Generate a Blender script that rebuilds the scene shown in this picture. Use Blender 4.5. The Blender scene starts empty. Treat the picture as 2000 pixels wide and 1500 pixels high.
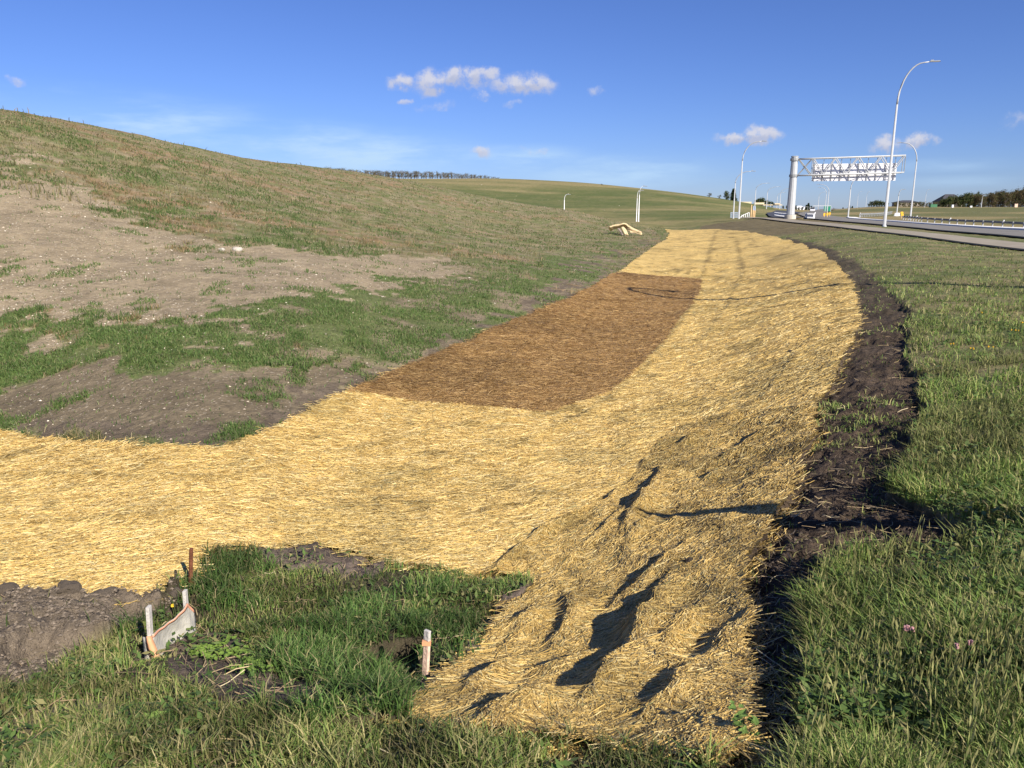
import bpy, math, random
import numpy as np
from mathutils import Vector
rng = np.random.default_rng(7)
random.seed(7)
C = bpy.context.scene.collection
F = 1511.0
P = math.atan(345.0 / 1511.0)
EYE = 1.65                                  # eye height over the ground underfoot
cP, sP = math.cos(P), math.sin(P)

# ------------------------------------------------------------------ photo geometry (used once, to survey the site plan)
def ray(u, v):
    a = (np.asarray(u, float) - 1000) / F; b = (750 - np.asarray(v, float)) / F
    return a, cP + b * sP, -sP + b * cP
def pt(u, v, Y):                            # point seen at (u,v) whose ground distance along the view axis is Y (z relative to the eye)
    a, y, z = ray(u, v); return a / y * Y, Y + 0 * a, z / y * Y

# ------------------------------------------------------------------ terrain survey: height from a thin plate spline
cols = {
 -900: [(1500,2.4),(1160,4.6),(845,8.5),(500,15),(218,36),(240,60),(300,200)],
 -400: [(1500,2.4),(1160,4.9),(845,9.6),(650,14),(500,19),(350,28),(205,46),(220,70),(280,200)],
 0:    [(1500,2.4),(1300,3.8),(1180,5.0),(1000,7.4),(845,10.5),(650,15),(500,21),(350,31),(218,48),(228,62),(262,110),(320,400)],
 200:  [(1500,2.4),(1300,3.85),(1160,5.1),(1000,7.2),(864,9.7),(700,13),(500,22.5),(350,36),(252,54),(262,75),(300,160),(335,400)],
 400:  [(1500,2.35),(1300,3.9),(1150,5.2),(1000,7.0),(875,9.3),(760,11.4),(650,14.6),(500,24),(400,36),(294,62),(300,80),(325,160),(343,400)],
 640:  [(1500,2.3),(1300,3.9),(1100,6.0),(900,9.2),(770,12),(650,15.2),(550,21),(450,35),(380,55),(330,80),(338,110),(349,170),(345,400),(348,520)],
 800:  [(1500,2.25),(1300,3.85),(1110,5.9),(900,9.3),(775,12.6),(705,14.5),(600,20),(500,30),(420,52),(353,96),(364,125),(368,170),(349,400),(352,520)],
 960:  [(1500,2.2),(1300,3.8),(1110,5.9),(900,9.3),(750,13.6),(650,17.8),(580,22),(500,35),(440,62),(388,112),(400,150),(385,230),(349,360),(356,520)],
 1130: [(1500,2.2),(1300,3.7),(1110,5.6),(900,9.2),(750,13.9),(640,20.3),(570,26),(500,42),(450,68),(413,100),(426,135),(405,190),(380,260),(358,330),(366,500)],
 1300: [(1500,2.15),(1300,3.4),(1110,5.0),(900,8.6),(750,13.5),(640,20.3),(560,31),(500,46),(455,75),(447.5,86),(452,100),(425,140),(400,210),(375,300),(384,480)],
 1400: [(1500,2.1),(1300,3.25),(1110,4.7),(900,8.0),(750,12.6),(640,19),(560,30),(500,44),(455,72),(447,84),(443,96),(420,150),(400,230),(388,290),(395,470)],
 1470: [(1500,2.1),(1300,3.15),(1110,4.5),(900,7.5),(750,11.8),(640,17.8),(560,27.5),(500,42),(450,70),(440,82),(429,105),(424,140),(412,220),(398,300),(404,470)],
 1560: [(1500,2.1),(1300,3.0),(1110,4.2),(900,6.8),(750,10.5),(640,15.5),(560,23.5),(500,36),(480,43),(450,60),(435,84),(428,108),(422,160),(414,300),(411,420),(411.5,600)],
 1700: [(1500,2.1),(1300,2.9),(1110,4.0),(900,6.2),(750,9.1),(640,13.3),(540,22.5),(480,35),(450,54),(439,70),(433,88),(429,120),(426,160),(412,260),(404,350),(406,560)],
 1850: [(1500,2.07),(1300,2.75),(1110,3.8),(900,5.8),(750,8.6),(640,12.5),(540,21),(480,34),(452,52),(443,67),(439,118),(431,150),(408,260),(404,330),(406,560)],
 2000: [(1500,2.05),(1300,2.65),(1110,3.6),(900,5.4),(750,8),(640,12),(540,20),(490,30),(466,38.8),(453,49),(448,100),(434,125),(406,270),(404,330),(406,560)],
 2300: [(1500,2.0),(1300,2.6),(1110,3.5),(900,5.2),(750,7.6),(640,11),(540,18),(490,27),(462,42),(450,80),(434,125),(406,270),(404,330),(406,560)],
}
A_, V_ = [], []
def anchor(x, y, z):
    r = math.hypot(x, y); A_.append((math.atan2(x, y) * 3.0, math.log(r))); V_.append(z / r)
for u, lst in cols.items():
    for v, Y in lst:
        x, y, z = pt(u, v, Y)
        if u < -300 or u > 2200 : # keep outside columns physically plausible
            pass
        anchor(float(x), float(y), float(z))
    a, y, z = ray(u, 1500); az = float(a / y)
    for rr, zz in ((0.9, -1.65), (1.4, -1.66 - 0.12 * (1700 - u) / 1700)):
        n = math.hypot(az, 1); anchor(az / n * rr, rr / n, zz)
for deg in (75, 105, 140, 180, -180, -140, -105, -75):
    t = math.radians(deg)
    for rr in (0.9, 2, 5, 12, 30, 80, 200, 500):
        z = -1.65
        if deg in (-75, -105): z = {0.9:-1.65,2:-1.8,5:-2.5,12:-2.6,30:0.6,80:3.0,200:4,500:6}[rr]
        anchor(math.sin(t) * rr, math.cos(t) * rr, z)
A_ = np.array(A_); V_ = np.array(V_)
def _U(d2): return 0.5 * d2 * np.log(d2 + 1e-12)
n = len(A_)
K = _U(((A_[:, None] - A_[None]) ** 2).sum(-1)) + np.eye(n) * 2e-3
Q = np.c_[np.ones(n), A_]
W = np.linalg.solve(np.block([[K, Q], [Q.T, np.zeros((3, 3))]]), np.r_[V_, 0, 0, 0])
def elev(th, L):
    th = np.asarray(th, float); L = np.asarray(L, float)
    sh = np.broadcast(th, L).shape
    t = np.broadcast_to(th, sh).ravel() * 3.0; l = np.clip(np.broadcast_to(L, sh).ravel(), math.log(0.9), math.log(560))
    out = np.empty(t.size)
    for i in range(0, t.size, 20000):
        tt = t[i:i+20000]; ll = l[i:i+20000]
        d2 = (tt[:, None] - A_[:, 0]) ** 2 + (ll[:, None] - A_[:, 1]) ** 2
        out[i:i+20000] = _U(d2) @ W[:n] + W[n] + W[n+1] * tt + W[n+2] * ll
    return out.reshape(sh)
def hz(x, y):                               # world height of the bare terrain (world z = 0 is underfoot)
    x = np.asarray(x, float); y = np.asarray(y, float)
    r = np.hypot(x, y) + 1e-9; th = np.arctan2(x, y)
    rc = np.clip(r, 0.9, 560)
    return elev(th, np.log(r)) * rc + EYE
# fast ray -> ground: tabulate elevation on a (theta, L) grid
TH = np.linspace(-0.95, 0.95, 571); LG = np.linspace(math.log(0.95), math.log(540), 640)
EG = elev(TH[:, None], LG[None, :])
EGm = np.maximum.accumulate(EG, axis=1)
def unproj(u, v):                            # first terrain point seen at (u,v): arrays -> x, y (nan = sky)
    a, y, z = ray(u, v); a = np.atleast_1d(a); y = np.atleast_1d(y); z = np.atleast_1d(z)
    th = np.arctan2(a, y); e = z / np.hypot(a, y)
    i = np.clip((th - TH[0]) / (TH[1] - TH[0]), 0, len(TH) - 1.001); i0 = i.astype(int); f = i - i0
    out = np.full(th.shape, np.nan)
    for s in range(0, th.size, 20000):
        j = slice(s, s + 20000)
        row = EGm[i0[j]] * (1 - f[j])[:, None] + EGm[i0[j] + 1] * f[j][:, None]
        k = (row < e[j][:, None]).sum(1)
        ok = (k > 0) & (k < row.shape[1])
        k1 = np.clip(k, 1, row.shape[1] - 1); q = np.arange(k.size)
        e0 = row[q, k1 - 1]; e1 = row[q, k1]
        t = (e[j] - e0) / np.maximum(e1 - e0, 1e-9)
        out[j] = np.where(ok, LG[k1 - 1] + t * (LG[1] - LG[0]), np.nan)
    r = np.exp(out)
    return np.sin(th) * r, np.cos(th) * r
def plan(poly, closed=True, step=12):        # photo outline -> site plan outline in (theta*3, ln r)
    P2 = []
    m = len(poly)
    for i in range(m if closed else m - 1):
        p, q = poly[i], poly[(i + 1) % m]
        k = max(1, int(math.hypot(p[0] - q[0], p[1] - q[1]) / step))
        for j in range(k): P2.append((p[0] + (q[0] - p[0]) * j / k, p[1] + (q[1] - p[1]) * j / k))
    if not closed: P2.append(poly[-1])
    P2 = np.array(P2, float)
    x, y = unproj(P2[:, 0], P2[:, 1]); ok = ~np.isnan(x)
    x, y = x[ok], y[ok]
    return np.c_[np.arctan2(x, y) * 3, np.log(np.hypot(x, y))]
def inside(poly, T, L):
    T = np.asarray(T); c = np.zeros(T.shape, bool); x, y = poly[:, 0], poly[:, 1]
    bb = (T >= x.min()) & (T <= x.max()) & (L >= y.min()) & (L <= y.max())
    t, l = T[bb], L[bb]; cc = np.zeros(t.shape, bool); m = len(poly); j = m - 1
    for i in range(m):
        if y[i] != y[j]:
            hit = ((y[i] > l) != (y[j] > l)) & (t < (x[j] - x[i]) * (l - y[i]) / (y[j] - y[i]) + x[i])
            cc ^= hit
        j = i
    c[bb] = cc
    return c
def TL(x, y): return np.arctan2(x, y) * 3, np.log(np.hypot(x, y) + 1e-9)

# ------------------------------------------------------------------ noise
def _h(ix, iy, s):
    h = (ix.astype(np.int64) * 374761393 + iy.astype(np.int64) * 668265263 + s * 974634777) & 0xffffffff
    h = ((h ^ (h >> 13)) * 1274126177) & 0xffffffff
    return ((h ^ (h >> 16)) & 0xffff) / 65535.0
def vn(x, y, s=0):
    ix = np.floor(x); iy = np.floor(y); fx = x - ix; fy = y - iy
    fx = fx * fx * (3 - 2 * fx); fy = fy * fy * (3 - 2 * fy)
    a = _h(ix, iy, s); b = _h(ix + 1, iy, s); c = _h(ix, iy + 1, s); d = _h(ix + 1, iy + 1, s)
    return (a * (1 - fx) + b * fx) * (1 - fy) + (c * (1 - fx) + d * fx) * fy
def fbm(x, y, s=0, o=4):
    t = 0; amp = 0.5; tot = 0
    for i in range(o):
        t = t + amp * vn(x + 17.3 * i, y - 9.1 * i, s + i); tot += amp; amp *= 0.5; x = x * 2.03; y = y * 2.03
    return t / tot
def sst(a, b, x): t = np.clip((x - a) / (b - a), 0, 1); return t * t * (3 - 2 * t)

# ------------------------------------------------------------------ site plan
mat_px = [(-420,830),(-60,838),(0,843),(80,857),(160,862),(250,868),(330,875),(400,878),(432,877),(470,862),(520,843),(560,825),(620,790),(680,765),(730,745),(790,718),(900,672),(1000,625),(1060,602),(1120,578),(1190,540),(1215,525),(1260,492),(1300,468),(1306,458),(1297,448),(1330,449.5),(1400,448.5),(1460,452),(1520,463),(1570,478),(1610,495),(1640,520),(1665,550),(1675,590),(1682,630),(1668,665),(1640,710),(1630,750),(1600,790),(1585,825),(1590,850),(1560,900),(1550,930),(1545,960),(1515,1000),(1500,1030),(1480,1065),(1445,1110),(1450,1145),(1440,1170),(1465,1210),(1465,1240),(1440,1270),(1450,1300),(1470,1330),(1455,1370),(1440,1420),(1450,1470),(1420,1492),(1300,1488),(1180,1470),(1050,1452),(900,1440),(830,1430),(780,1415),(800,1390),(850,1360),(870,1320),(930,1290),(960,1240),(1000,1190),(1042,1150),(1020,1130),(960,1125),(920,1130),(850,1115),(760,1105),(700,1085),(620,1073),(520,1070),(440,1075),(400,1085),(385,1125),(330,1145),(280,1178),(200,1168),(120,1185),(40,1182),(-60,1170),(-420,1150)]
brown_px = [(676,766),(790,714),(900,668),(1000,621),(1120,574),(1190,536),(1215,532),(1370,545),(1365,580),(1330,620),(1310,655),(1270,700),(1230,740),(1200,765),(1130,790),(1090,803),(1060,808),(1000,802),(900,795),(800,785),(740,775)]
lower_px = [(945,1128),(1000,1085),(1060,1040),(1130,1000),(1190,970),(1240,930),(1280,880),(1310,845),(1380,820),(1470,805),(1620,800),(1700,830),(1700,1600),(600,1600),(700,1300),(900,1200)]
mud_px = [(1540,462),(1600,480),(1660,503),(1700,535),(1740,570),(1775,600),(1770,690),(1790,760),(1805,810),(1785,900),(1730,955),(1800,1005),(1885,1045),(1830,1068),(1700,1085),(1630,1100),(1600,1150),(1560,1200),(1572,1300),(1560,1380),(1565,1600),(1380,1600),(1400,1400),(1380,1100),(1480,900),(1540,780),(1600,640),(1590,520),(1540,480)]
mudl_px = [(-420,1130),(-60,1150),(0,1160),(60,1170),(110,1185),(180,1150),(230,1160),(290,1170),(330,1150),(340,1180),(280,1215),(230,1240),(180,1270),(130,1310),(60,1345),(-60,1360),(-420,1380)]
ditch_px = [(330,1140),(385,1120),(400,1075),(470,1085),(520,1090),(560,1105),(640,1120),(720,1120),(800,1100),(950,1125),(1060,1130),(1010,1200),(960,1260),(900,1320),(870,1400),(800,1430),(600,1430),(330,1330),(250,1330),(240,1240),(290,1180)]
dirt1_px = [(500,1062),(620,1060),(700,1075),(770,1100),(740,1130),(640,1130),(540,1105)]
dirt2_px = [(340,1215),(420,1230),(470,1270),(520,1320),(600,1340),(660,1350),(650,1385),(540,1385),(420,1370),(330,1330),(330,1290),(320,1250)]
dirt3_px = [(960,1180),(1010,1160),(1040,1165),(1000,1200),(950,1270),(920,1290),(905,1260)]
hole_px = [(740,1270),(830,1245),(835,1300),(790,1310),(690,1300)]
weed_px = [(400,1262),(440,1258),(500,1280),(560,1300),(560,1325),(500,1325),(440,1310),(395,1290)]
bare1_px = [(-420,300),(0,305),(90,330),(160,385),(260,430),(330,460),(480,500),(560,495),(700,500),(860,500),(900,530),(760,570),(640,585),(540,610),(400,625),(300,632),(150,635),(-420,640)]
bare2_px = [(-420,720),(0,730),(150,715),(330,695),(480,690),(700,690),(820,660),(960,600),(1100,545),(1190,500),(1240,470),(1290,466),(1120,578),(680,765),(432,877),(0,843),(-420,830)]
green_px = [(-420,640),(0,640),(80,650),(250,640),(330,635),(480,610),(640,580),(760,565),(900,545),(1050,520),(1180,480),(1270,465),(1200,505),(1100,545),(960,610),(830,660),(740,690),(560,680),(340,690),(330,712),(150,712),(0,725),(-420,715)]
far1_px = [(880,366),(1000,392),(1120,411),(1230,430),(1305,446),(1300,380),(1200,367),(1000,352),(880,350)]
PL = {k[:-3]: plan(v) for k, v in list(globals().items()) if k.endswith('_px')}
def rid(u1, v1, u2, v2, h, w, side=0.0):
    x, y = unproj([u1, u2], [v1, v2]); return (x[0], y[0], x[1], y[1], h, w)
ridges = [rid(*a) for a in [
 (1085,1275,1125,1180,.06,.075),(1180,1350,1290,1175,.135,.115),(1290,1285,1355,1210,.06,.07),(1130,1392,1200,1345,.045,.06),
 (1275,1405,1335,1350,.06,.06),(905,1362,1010,1300,.06,.05),(1222,1045,1295,925,.09,.07),
 (955,1130,1060,1047,.05,.05),(1060,1047,1195,978,.04,.05),(1195,978,1245,935,.04,.05),(1205,1190,1320,1080,.055,.08),(1230,1055,1275,1018,.05,.05),
 (1375,950,1410,925,.05,.05),(1290,900,1400,830,.04,.10),(1040,1330,1160,1300,.05,.08),(960,1420,1080,1380,.05,.07),(1350,1330,1430,1250,.06,.10),(1110,1100,1230,1000,.035,.06),(1420,900,1500,840,.05,.10),(1000,1260,1060,1200,.05,.08),
 (1290,680,1200,765,.04,.08)]]
def interp_line(pts, y): p = np.array(pts, float); return np.interp(y, p[:, 1], p[:, 0])
PATH_L = [(16.2,-60),(17.2,0),(18.0,15),(18.9,22),(19.6,30),(20.2,34.5),(20.9,39),(22.5,46.8),(24.4,57),(28.8,79.3),(32.1,99),(34.5,112),(37.5,130)]
PATH_W = 1.9
ROAD_L = [(20.5,-60),(21.2,0),(22.3,20),(23.6,30),(25.3,38.8),(26.8,45.8),(29.3,56.4),(31.5,67.9),(35.2,86.2),(38.6,101),(41.5,112),(50,135),(72,200),(113,302),(150,380)]
ROAD_R = [(26.0,-60),(26.8,0),(28.2,30),(31.9,49.1),(34.8,59.6),(38.2,73.6),(42.7,94.2),(46.9,110),(57,135),(79,200),(120,302),(158,380)]
HWY_R = [(58,-60),(63,0),(68,60),(69,85),(65.3,102),(64.2,112),(63.5,125),(67.5,140),(73.5,165),(92,200),(135,300)]
RAMP_L = [(36.2,108),(47,145),(61,190),(80,240)]; RAMP_R = [(41.5,111),(53,150),(69,195),(90,245)]
def in_strip(L_, R_, x, y, pad=0.0):
    l = interp_line(L_, y) - pad; r_ = interp_line(R_, y) + pad
    return (x > l) & (x < r_) & (y > L_[0][1]) & (y < min(L_[-1][1], R_[-1][1]))
PATH_R = [(a + PATH_W * 1.05, b) for a, b in PATH_L]
def ridge_h(x, y):
    t = np.zeros(np.shape(x))
    wx = x + 0.07 * (vn(x * 4, y * 4, 91) - .5); wy = y + 0.07 * (vn(x * 4, y * 4, 92) - .5)
    for x1, y1, x2, y2, h, w in ridges:
        dx, dy = x2 - x1, y2 - y1; L2 = dx * dx + dy * dy
        s = ((wx - x1) * dx + (wy - y1) * dy) / L2; sc = np.clip(s, 0, 1)
        d = np.hypot(wx - x1 - sc * dx, wy - y1 - sc * dy)
        side = np.sign((wx - x1) * dy - (wy - y1) * dx)     # >0: right of the fold, which falls off more gently
        ww = np.where(side > 0, w * 1.8, w * .7)
        t = t + .92 * h * np.exp(-(d / ww) ** 2) * (0.5 + 0.5 * np.sin(np.pi * sc)) * (.8 + .4 * vn(x * 6, y * 6, 94))
    return t
seams = []
for pl_ in ([(1400,452),(1386,500),(1372,545),(1340,620),(1250,735),(1150,808),(1000,880),(700,965),(300,1015),(-150,1040)], [(1440,470),(1455,530),(1420,600),(1380,660)], [(1460,549),(1560,547),(1655,560)],
            [(-150,925),(250,935),(430,940),(700,880),(900,835),(1050,815)], [(1600,640),(1500,770),(1330,880)], [(1230,548),(1180,590),(1000,700),(900,790)]):
    q = plan(pl_, False, 40); r_ = np.exp(q[:, 1]); seams.append(np.c_[np.sin(q[:, 0] / 3) * r_, np.cos(q[:, 0] / 3) * r_])
def seam_d(x, y):
    wx = x + .10 * (vn(x * 1.7, y * 1.7, 96) - .5); wy = y + .10 * (vn(x * 1.7, y * 1.7, 97) - .5); best = np.full(np.shape(x), 9.0)
    for q in seams:
        for (x1, y1), (x2, y2) in zip(q[:-1], q[1:]):
            dx, dy = x2 - x1, y2 - y1; t = np.clip(((wx - x1) * dx + (wy - y1) * dy) / (dx * dx + dy * dy + 1e-9), 0, 1)
            best = np.minimum(best, np.hypot(wx - x1 - t * dx, wy - y1 - t * dy))
    return best
def masks(x, y):
    """region weights at plan points"""
    T, L = TL(x, y)
    T = T + (vn(x * 5, y * 5, 5) - .5) * .05 * np.minimum(1, 7 / np.exp(L)) + (fbm(x * 1.3, y * 1.3, 4, 3) - .5) * .10 * np.minimum(1, 9 / np.exp(L)) + (vn(x * 22, y * 22, 6) - .5) * .012
    L = L + (vn(x * 4, y * 4, 7) - .5) * .05 + (vn(x * 20, y * 20, 8) - .5) * .012
    hw = sst(9, 16, np.hypot(x, y)) * (x < 2.5 + .16 * y)
    T = T + hw * ((fbm(x * .45, y * .45, 9, 4) - .5) * .42 + (fbm(x * 2.5, y * 2.5, 11, 3) - .5) * .20); L = L + hw * ((fbm(x * .45, y * .45, 10, 4) - .5) * .40 + (fbm(x * 2.5, y * 2.5, 12, 3) - .5) * .22)
    return T, L
def in_mat(x, y):
    T, L = TL(x, y); r = np.exp(L)
    s = 9.0 / np.sqrt(np.maximum(r, 2)) 
    q = np.minimum(1, 14 / r)
    T = T + (vn(x * s, y * s, 15) - .5) * .02 * q + (vn(x * s * 4, y * s * 4, 16) - .5) * .010 * q
    L = L + (vn(x * s, y * s, 17) - .5) * .02 * q + (vn(x * s * 4, y * s * 4, 18) - .5) * .008 * q
    return inside(PL['mat'], T, L)
def terrain(x, y, rough=True):
    """ground height with its small relief"""
    z = hz(x, y)
    if not rough: return z
    T, L = masks(x, y); r = np.exp(L)
    mud = inside(PL['mud'], T, L) | inside(PL['mudl'], T, L) | inside(PL['dirt1'], T, L) | inside(PL['dirt3'], T, L)
    near = np.clip(1.5 - r / 60, 0, 1)
    rg = (fbm(x * 2.3, y * 2.3, 30, 4) - .5)
    clod = np.abs(fbm(x * 5.5, y * 5.5, 31, 4) - .5) * 2
    m2 = inside(PL['mat'], *TL(x, y))
    amp = np.where(mud & ~m2, .14, .035)
    z = z + amp * rg * near + np.where(mud & ~m2, .10 * (.35 - clod) + .03 * (fbm(x * 18, y * 18, 33, 3) - .5), 0) * near
    z = z - np.where(inside(PL['mud'], T, L) & ~m2, .08, 0) * np.clip(1.4 - r / 30, 0, 1)
    z = z + np.where(inside(PL['ditch'], T, L) & ~m2, .22 * (fbm(x * 2.1 + 9, y * 2.1, 38, 3) - .52), 0)
    ml = inside(PL['mudl'], T, L) & ~m2
    z = z + np.where(ml, .13 * sst(.38, .6, fbm(x * 1.9 + 3, y * 1.9, 37, 2)) + .09 * (fbm(x * 4.5, y * 4.5, 36, 3) - .5) + .05 * np.abs(fbm(x * 8, y * 8, 39, 3) - .5), 0)
    rd = in_strip(PATH_L, PATH_R, x, y, .1) | (in_strip(ROAD_L, ROAD_R, x, y, .2) | (in_strip(ROAD_L, HWY_R, x, y, .2) & (y < 134))) | in_strip(RAMP_L, RAMP_R, x, y, .2)
    z = np.where(rd | (in_strip(ROAD_L, ROAD_R, x, y, .2) | (in_strip(ROAD_L, HWY_R, x, y, .2) & (y < 134))), hz(x, y) - .05 - .0004 * r, z)
    hl = inside(PL['hole'], T, L)
    z = z - np.where(hl, .16, 0)
    z = z + (fbm(x * .35, y * .35, 34, 3) - .5) * .22 * sst(12, 30, r) * np.clip(1.6 - r / 120, 0, 1) * ~in_strip(PATH_L, HWY_R, x, y, 2)
    # the verge grass grows on a low lip cut along the mud strip
    return z
def mat_z(x, y):
    r = np.hypot(x, y); T, L = TL(x, y)
    z = hz(x, y) + (fbm(x * 2.3, y * 2.3, 30, 4) - .5) * .035
    z = z + (fbm(x * .35, y * .35, 34, 3) - .5) * .22 * sst(12, 30, r) * np.clip(1.6 - r / 120, 0, 1)
    low = inside(PL['lower'], T, L)
    z = z + ridge_h(x, y) + .022 * np.exp(-(seam_d(x, y) / (.05 + .002 * r)) ** 2)
    z = z + np.where(low, .05, .018) * (fbm(x * 3.1, y * 2.2, 41, 3) - .5) * 2 + .03 + .012 * (fbm(x * 15, y * 15, 44, 2) - .5)
    return z

# ------------------------------------------------------------------ object helpers
def tag(o, label=None, cat=None, group=None, kind=None):
    if label: o['label'] = label
    if cat: o['category'] = cat
    if group: o['group'] = group
    if kind: o['kind'] = kind
    return o
def empty(name, loc, rz=0.0, **k):
    o = bpy.data.objects.new(name, None); C.objects.link(o); o.location = loc; o.rotation_euler = (0, 0, rz)
    o.empty_display_size = .2
    return tag(o, **k)
def npmesh(name, V, faces, mat, parent=None, smooth=False, col=None, nv=None):
    """V (n,3); faces: list of (m,k) int arrays"""
    me = bpy.data.meshes.new(name)
    me.vertices.add(len(V)); me.vertices.foreach_set('co', np.ascontiguousarray(V, np.float32).ravel())
    tot = sum(f.size for f in faces); npoly = sum(len(f) for f in faces)
    me.loops.add(tot); me.polygons.add(npoly)
    me.loops.foreach_set('vertex_index', np.concatenate([f.ravel() for f in faces]).astype(np.int32))
    cnt = np.concatenate([np.full(len(f), f.shape[1]) for f in faces])
    st = np.r_[0, np.cumsum(cnt)[:-1]]
    me.polygons.foreach_set('loop_start', st.astype(np.int32))
    me.polygons.foreach_set('use_smooth', np.full(npoly, smooth))
    me.update(calc_edges=True)
    if col is not None:
        at = me.color_attributes.new('tint', 'FLOAT_COLOR', 'POINT')
        c4 = np.ones((len(V), 4), np.float32); c4[:, :3] = col; at.data.foreach_set('color', c4.ravel())
    me.materials.append(mat)
    o = bpy.data.objects.new(name, me); C.objects.link(o)
    if parent: o.parent = parent
    return o
class MB:
    def __init__(s): s.v = []; s.f = []
    def add(s, vs, fs):
        b = len(s.v); s.v += [tuple(map(float, q)) for q in vs]; s.f += [tuple(i + b for i in q) for q in fs]; return s
    def box(s, c, d, rz=0.0, taper=1.0):
        cx, cy, cz = c; hx, hy, hz_ = d[0] / 2, d[1] / 2, d[2] / 2; vs = []
        for z, k in ((-hz_, 1), (hz_, taper)):
            for X, Y in ((-hx, -hy), (hx, -hy), (hx, hy), (-hx, hy)):
                X *= k; Y *= k
                vs.append((cx + X * math.cos(rz) - Y * math.sin(rz), cy + X * math.sin(rz) + Y * math.cos(rz), cz + z))
        return s.add(vs, [(0, 3, 2, 1), (4, 5, 6, 7), (0, 1, 5, 4), (1, 2, 6, 5), (2, 3, 7, 6), (3, 0, 4, 7)])
    def tube(s, pts, rad, n=8):
        pts = [Vector(p) for p in pts]; m = len(pts)
        if not hasattr(rad, '__len__'): rad = [rad] * m
        vs = []; up = Vector((0.13, 0.21, 1)).normalized()
        for i, p in enumerate(pts):
            d = (pts[min(i + 1, m - 1)] - pts[max(i - 1, 0)]).normalized()
            a = d.cross(up if abs(d.dot(up)) < .95 else Vector((1, 0, 0))).normalized(); b = d.cross(a)
            for k in range(n):
                t = 2 * math.pi * k / n; q = p + (a * math.cos(t) + b * math.sin(t)) * rad[i]; vs.append(q)
        fs = [(i * n + k, i * n + (k + 1) % n, (i + 1) * n + (k + 1) % n, (i + 1) * n + k) for i in range(m - 1) for k in range(n)]
        fs += [tuple(reversed(range(n))), tuple(range((m - 1) * n, m * n))]
        return s.add(vs, fs)
    def build(s, name, mat, parent=None, smooth=False, bevel=0):
        me = bpy.data.meshes.new(name); me.from_pydata(s.v, [], s.f); me.update()
        me.materials.append(mat)
        o = bpy.data.objects.new(name, me); C.objects.link(o)
        if smooth: me.polygons.foreach_set('use_smooth', [True] * len(me.polygons))
        if bevel:
            b = o.modifiers.new('edge', 'BEVEL'); b.width = bevel; b.segments = 2
        if parent: o.parent = parent
        return o
# ------------------------------------------------------------------ materials
def mat(name, col=(.5, .5, .5), rough=.7, metal=0.0, var=.12, scale=3.0, bump=0.0, bscale=20.0, attr=False, trans=0.0, spec=.3):
    m = bpy.data.materials.new(name); m.use_nodes = True; nt = m.node_tree; N = nt.nodes; Lk = nt.links
    b = N['Principled BSDF']; b.inputs['Roughness'].default_value = rough; b.inputs['Metallic'].default_value = metal
    b.inputs['Specular IOR Level'].default_value = spec
    tc = N.new('ShaderNodeTexCoord'); nz = N.new('ShaderNodeTexNoise'); nz.inputs['Scale'].default_value = scale; nz.inputs['Detail'].default_value = 5
    Lk.new(tc.outputs['Object'], nz.inputs['Vector'])
    mr = N.new('ShaderNodeMapRange'); mr.inputs['From Min'].default_value = .3; mr.inputs['From Max'].default_value = .7
    mr.inputs['To Min'].default_value = 1 - var; mr.inputs['To Max'].default_value = 1 + var
    Lk.new(nz.outputs['Fac'], mr.inputs['Value'])
    mx = N.new('ShaderNodeVectorMath'); mx.operation = 'SCALE'; Lk.new(mr.outputs[0], mx.inputs['Scale'])
    if attr:
        at = N.new('ShaderNodeAttribute'); at.attribute_name = 'tint'; Lk.new(at.outputs['Color'], mx.inputs[0])
    else: mx.inputs[0].default_value = col
    Lk.new(mx.outputs[0], b.inputs['Base Color'])
    if bump:
        n2 = N.new('ShaderNodeTexNoise'); n2.inputs['Scale'].default_value = bscale; n2.inputs['Detail'].default_value = 6
        Lk.new(tc.outputs['Object'], n2.inputs['Vector'])
        bp = N.new('ShaderNodeBump'); bp.inputs['Strength'].default_value = bump; bp.inputs['Distance'].default_value = .02
        Lk.new(n2.outputs['Fac'], bp.inputs['Height']); Lk.new(bp.outputs[0], b.inputs['Normal'])
    if trans:
        tr = N.new('ShaderNodeBsdfTranslucent'); Lk.new(mx.outputs[0], tr.inputs['Color'])
        ms = N.new('ShaderNodeMixShader'); ms.inputs[0].default_value = trans
        Lk.new(b.outputs[0], ms.inputs[1]); Lk.new(tr.outputs[0], ms.inputs[2]); Lk.new(ms.outputs[0], N['Material Output'].inputs['Surface'])
    return m
M_blade = mat('grass blades', attr=True, rough=.55, var=.12, scale=1.5, trans=.32, spec=.25)
M_straw = mat('straw stalks', attr=True, rough=.5, var=.08, scale=2, trans=.12, spec=.35)
M_leaf = mat('leaves', attr=True, rough=.7, var=.15, scale=.8, trans=.2, spec=.15)
M_bark = mat('bark', (.16, .13, .10), .9, var=.3, scale=4)
M_stone = mat('stones', attr=True, rough=.85, var=.15, scale=9)
M_galv = mat('galvanised steel', (.47, .48, .48), .5, .1, var=.08, scale=2, spec=.5)
M_galvd = mat('weathered steel', (.30, .31, .31), .6, .1, var=.15, scale=2)
M_alu = mat('sign back aluminium', (.80, .79, .80), .6, .0, var=.05, scale=1)
M_conc = mat('concrete', (.52, .48, .41), .9, var=.12, scale=2, bump=.3)
M_curb = mat('kerb concrete', (.80, .79, .76), .85, var=.08, scale=1)
M_asph = mat('asphalt', (.20, .19, .175), .95, spec=.05, var=.12, scale=.7, bump=.2, bscale=60)
M_asphd = mat('fresh asphalt', (.06, .062, .075), .9, var=.12, scale=.7)
M_path = mat('path surface', (.30, .265, .21), .95, spec=.05, var=.1, scale=1.2, bump=.2, bscale=60)
M_paint = mat('road paint', (.75, .75, .72), .7, var=.1)
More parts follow.
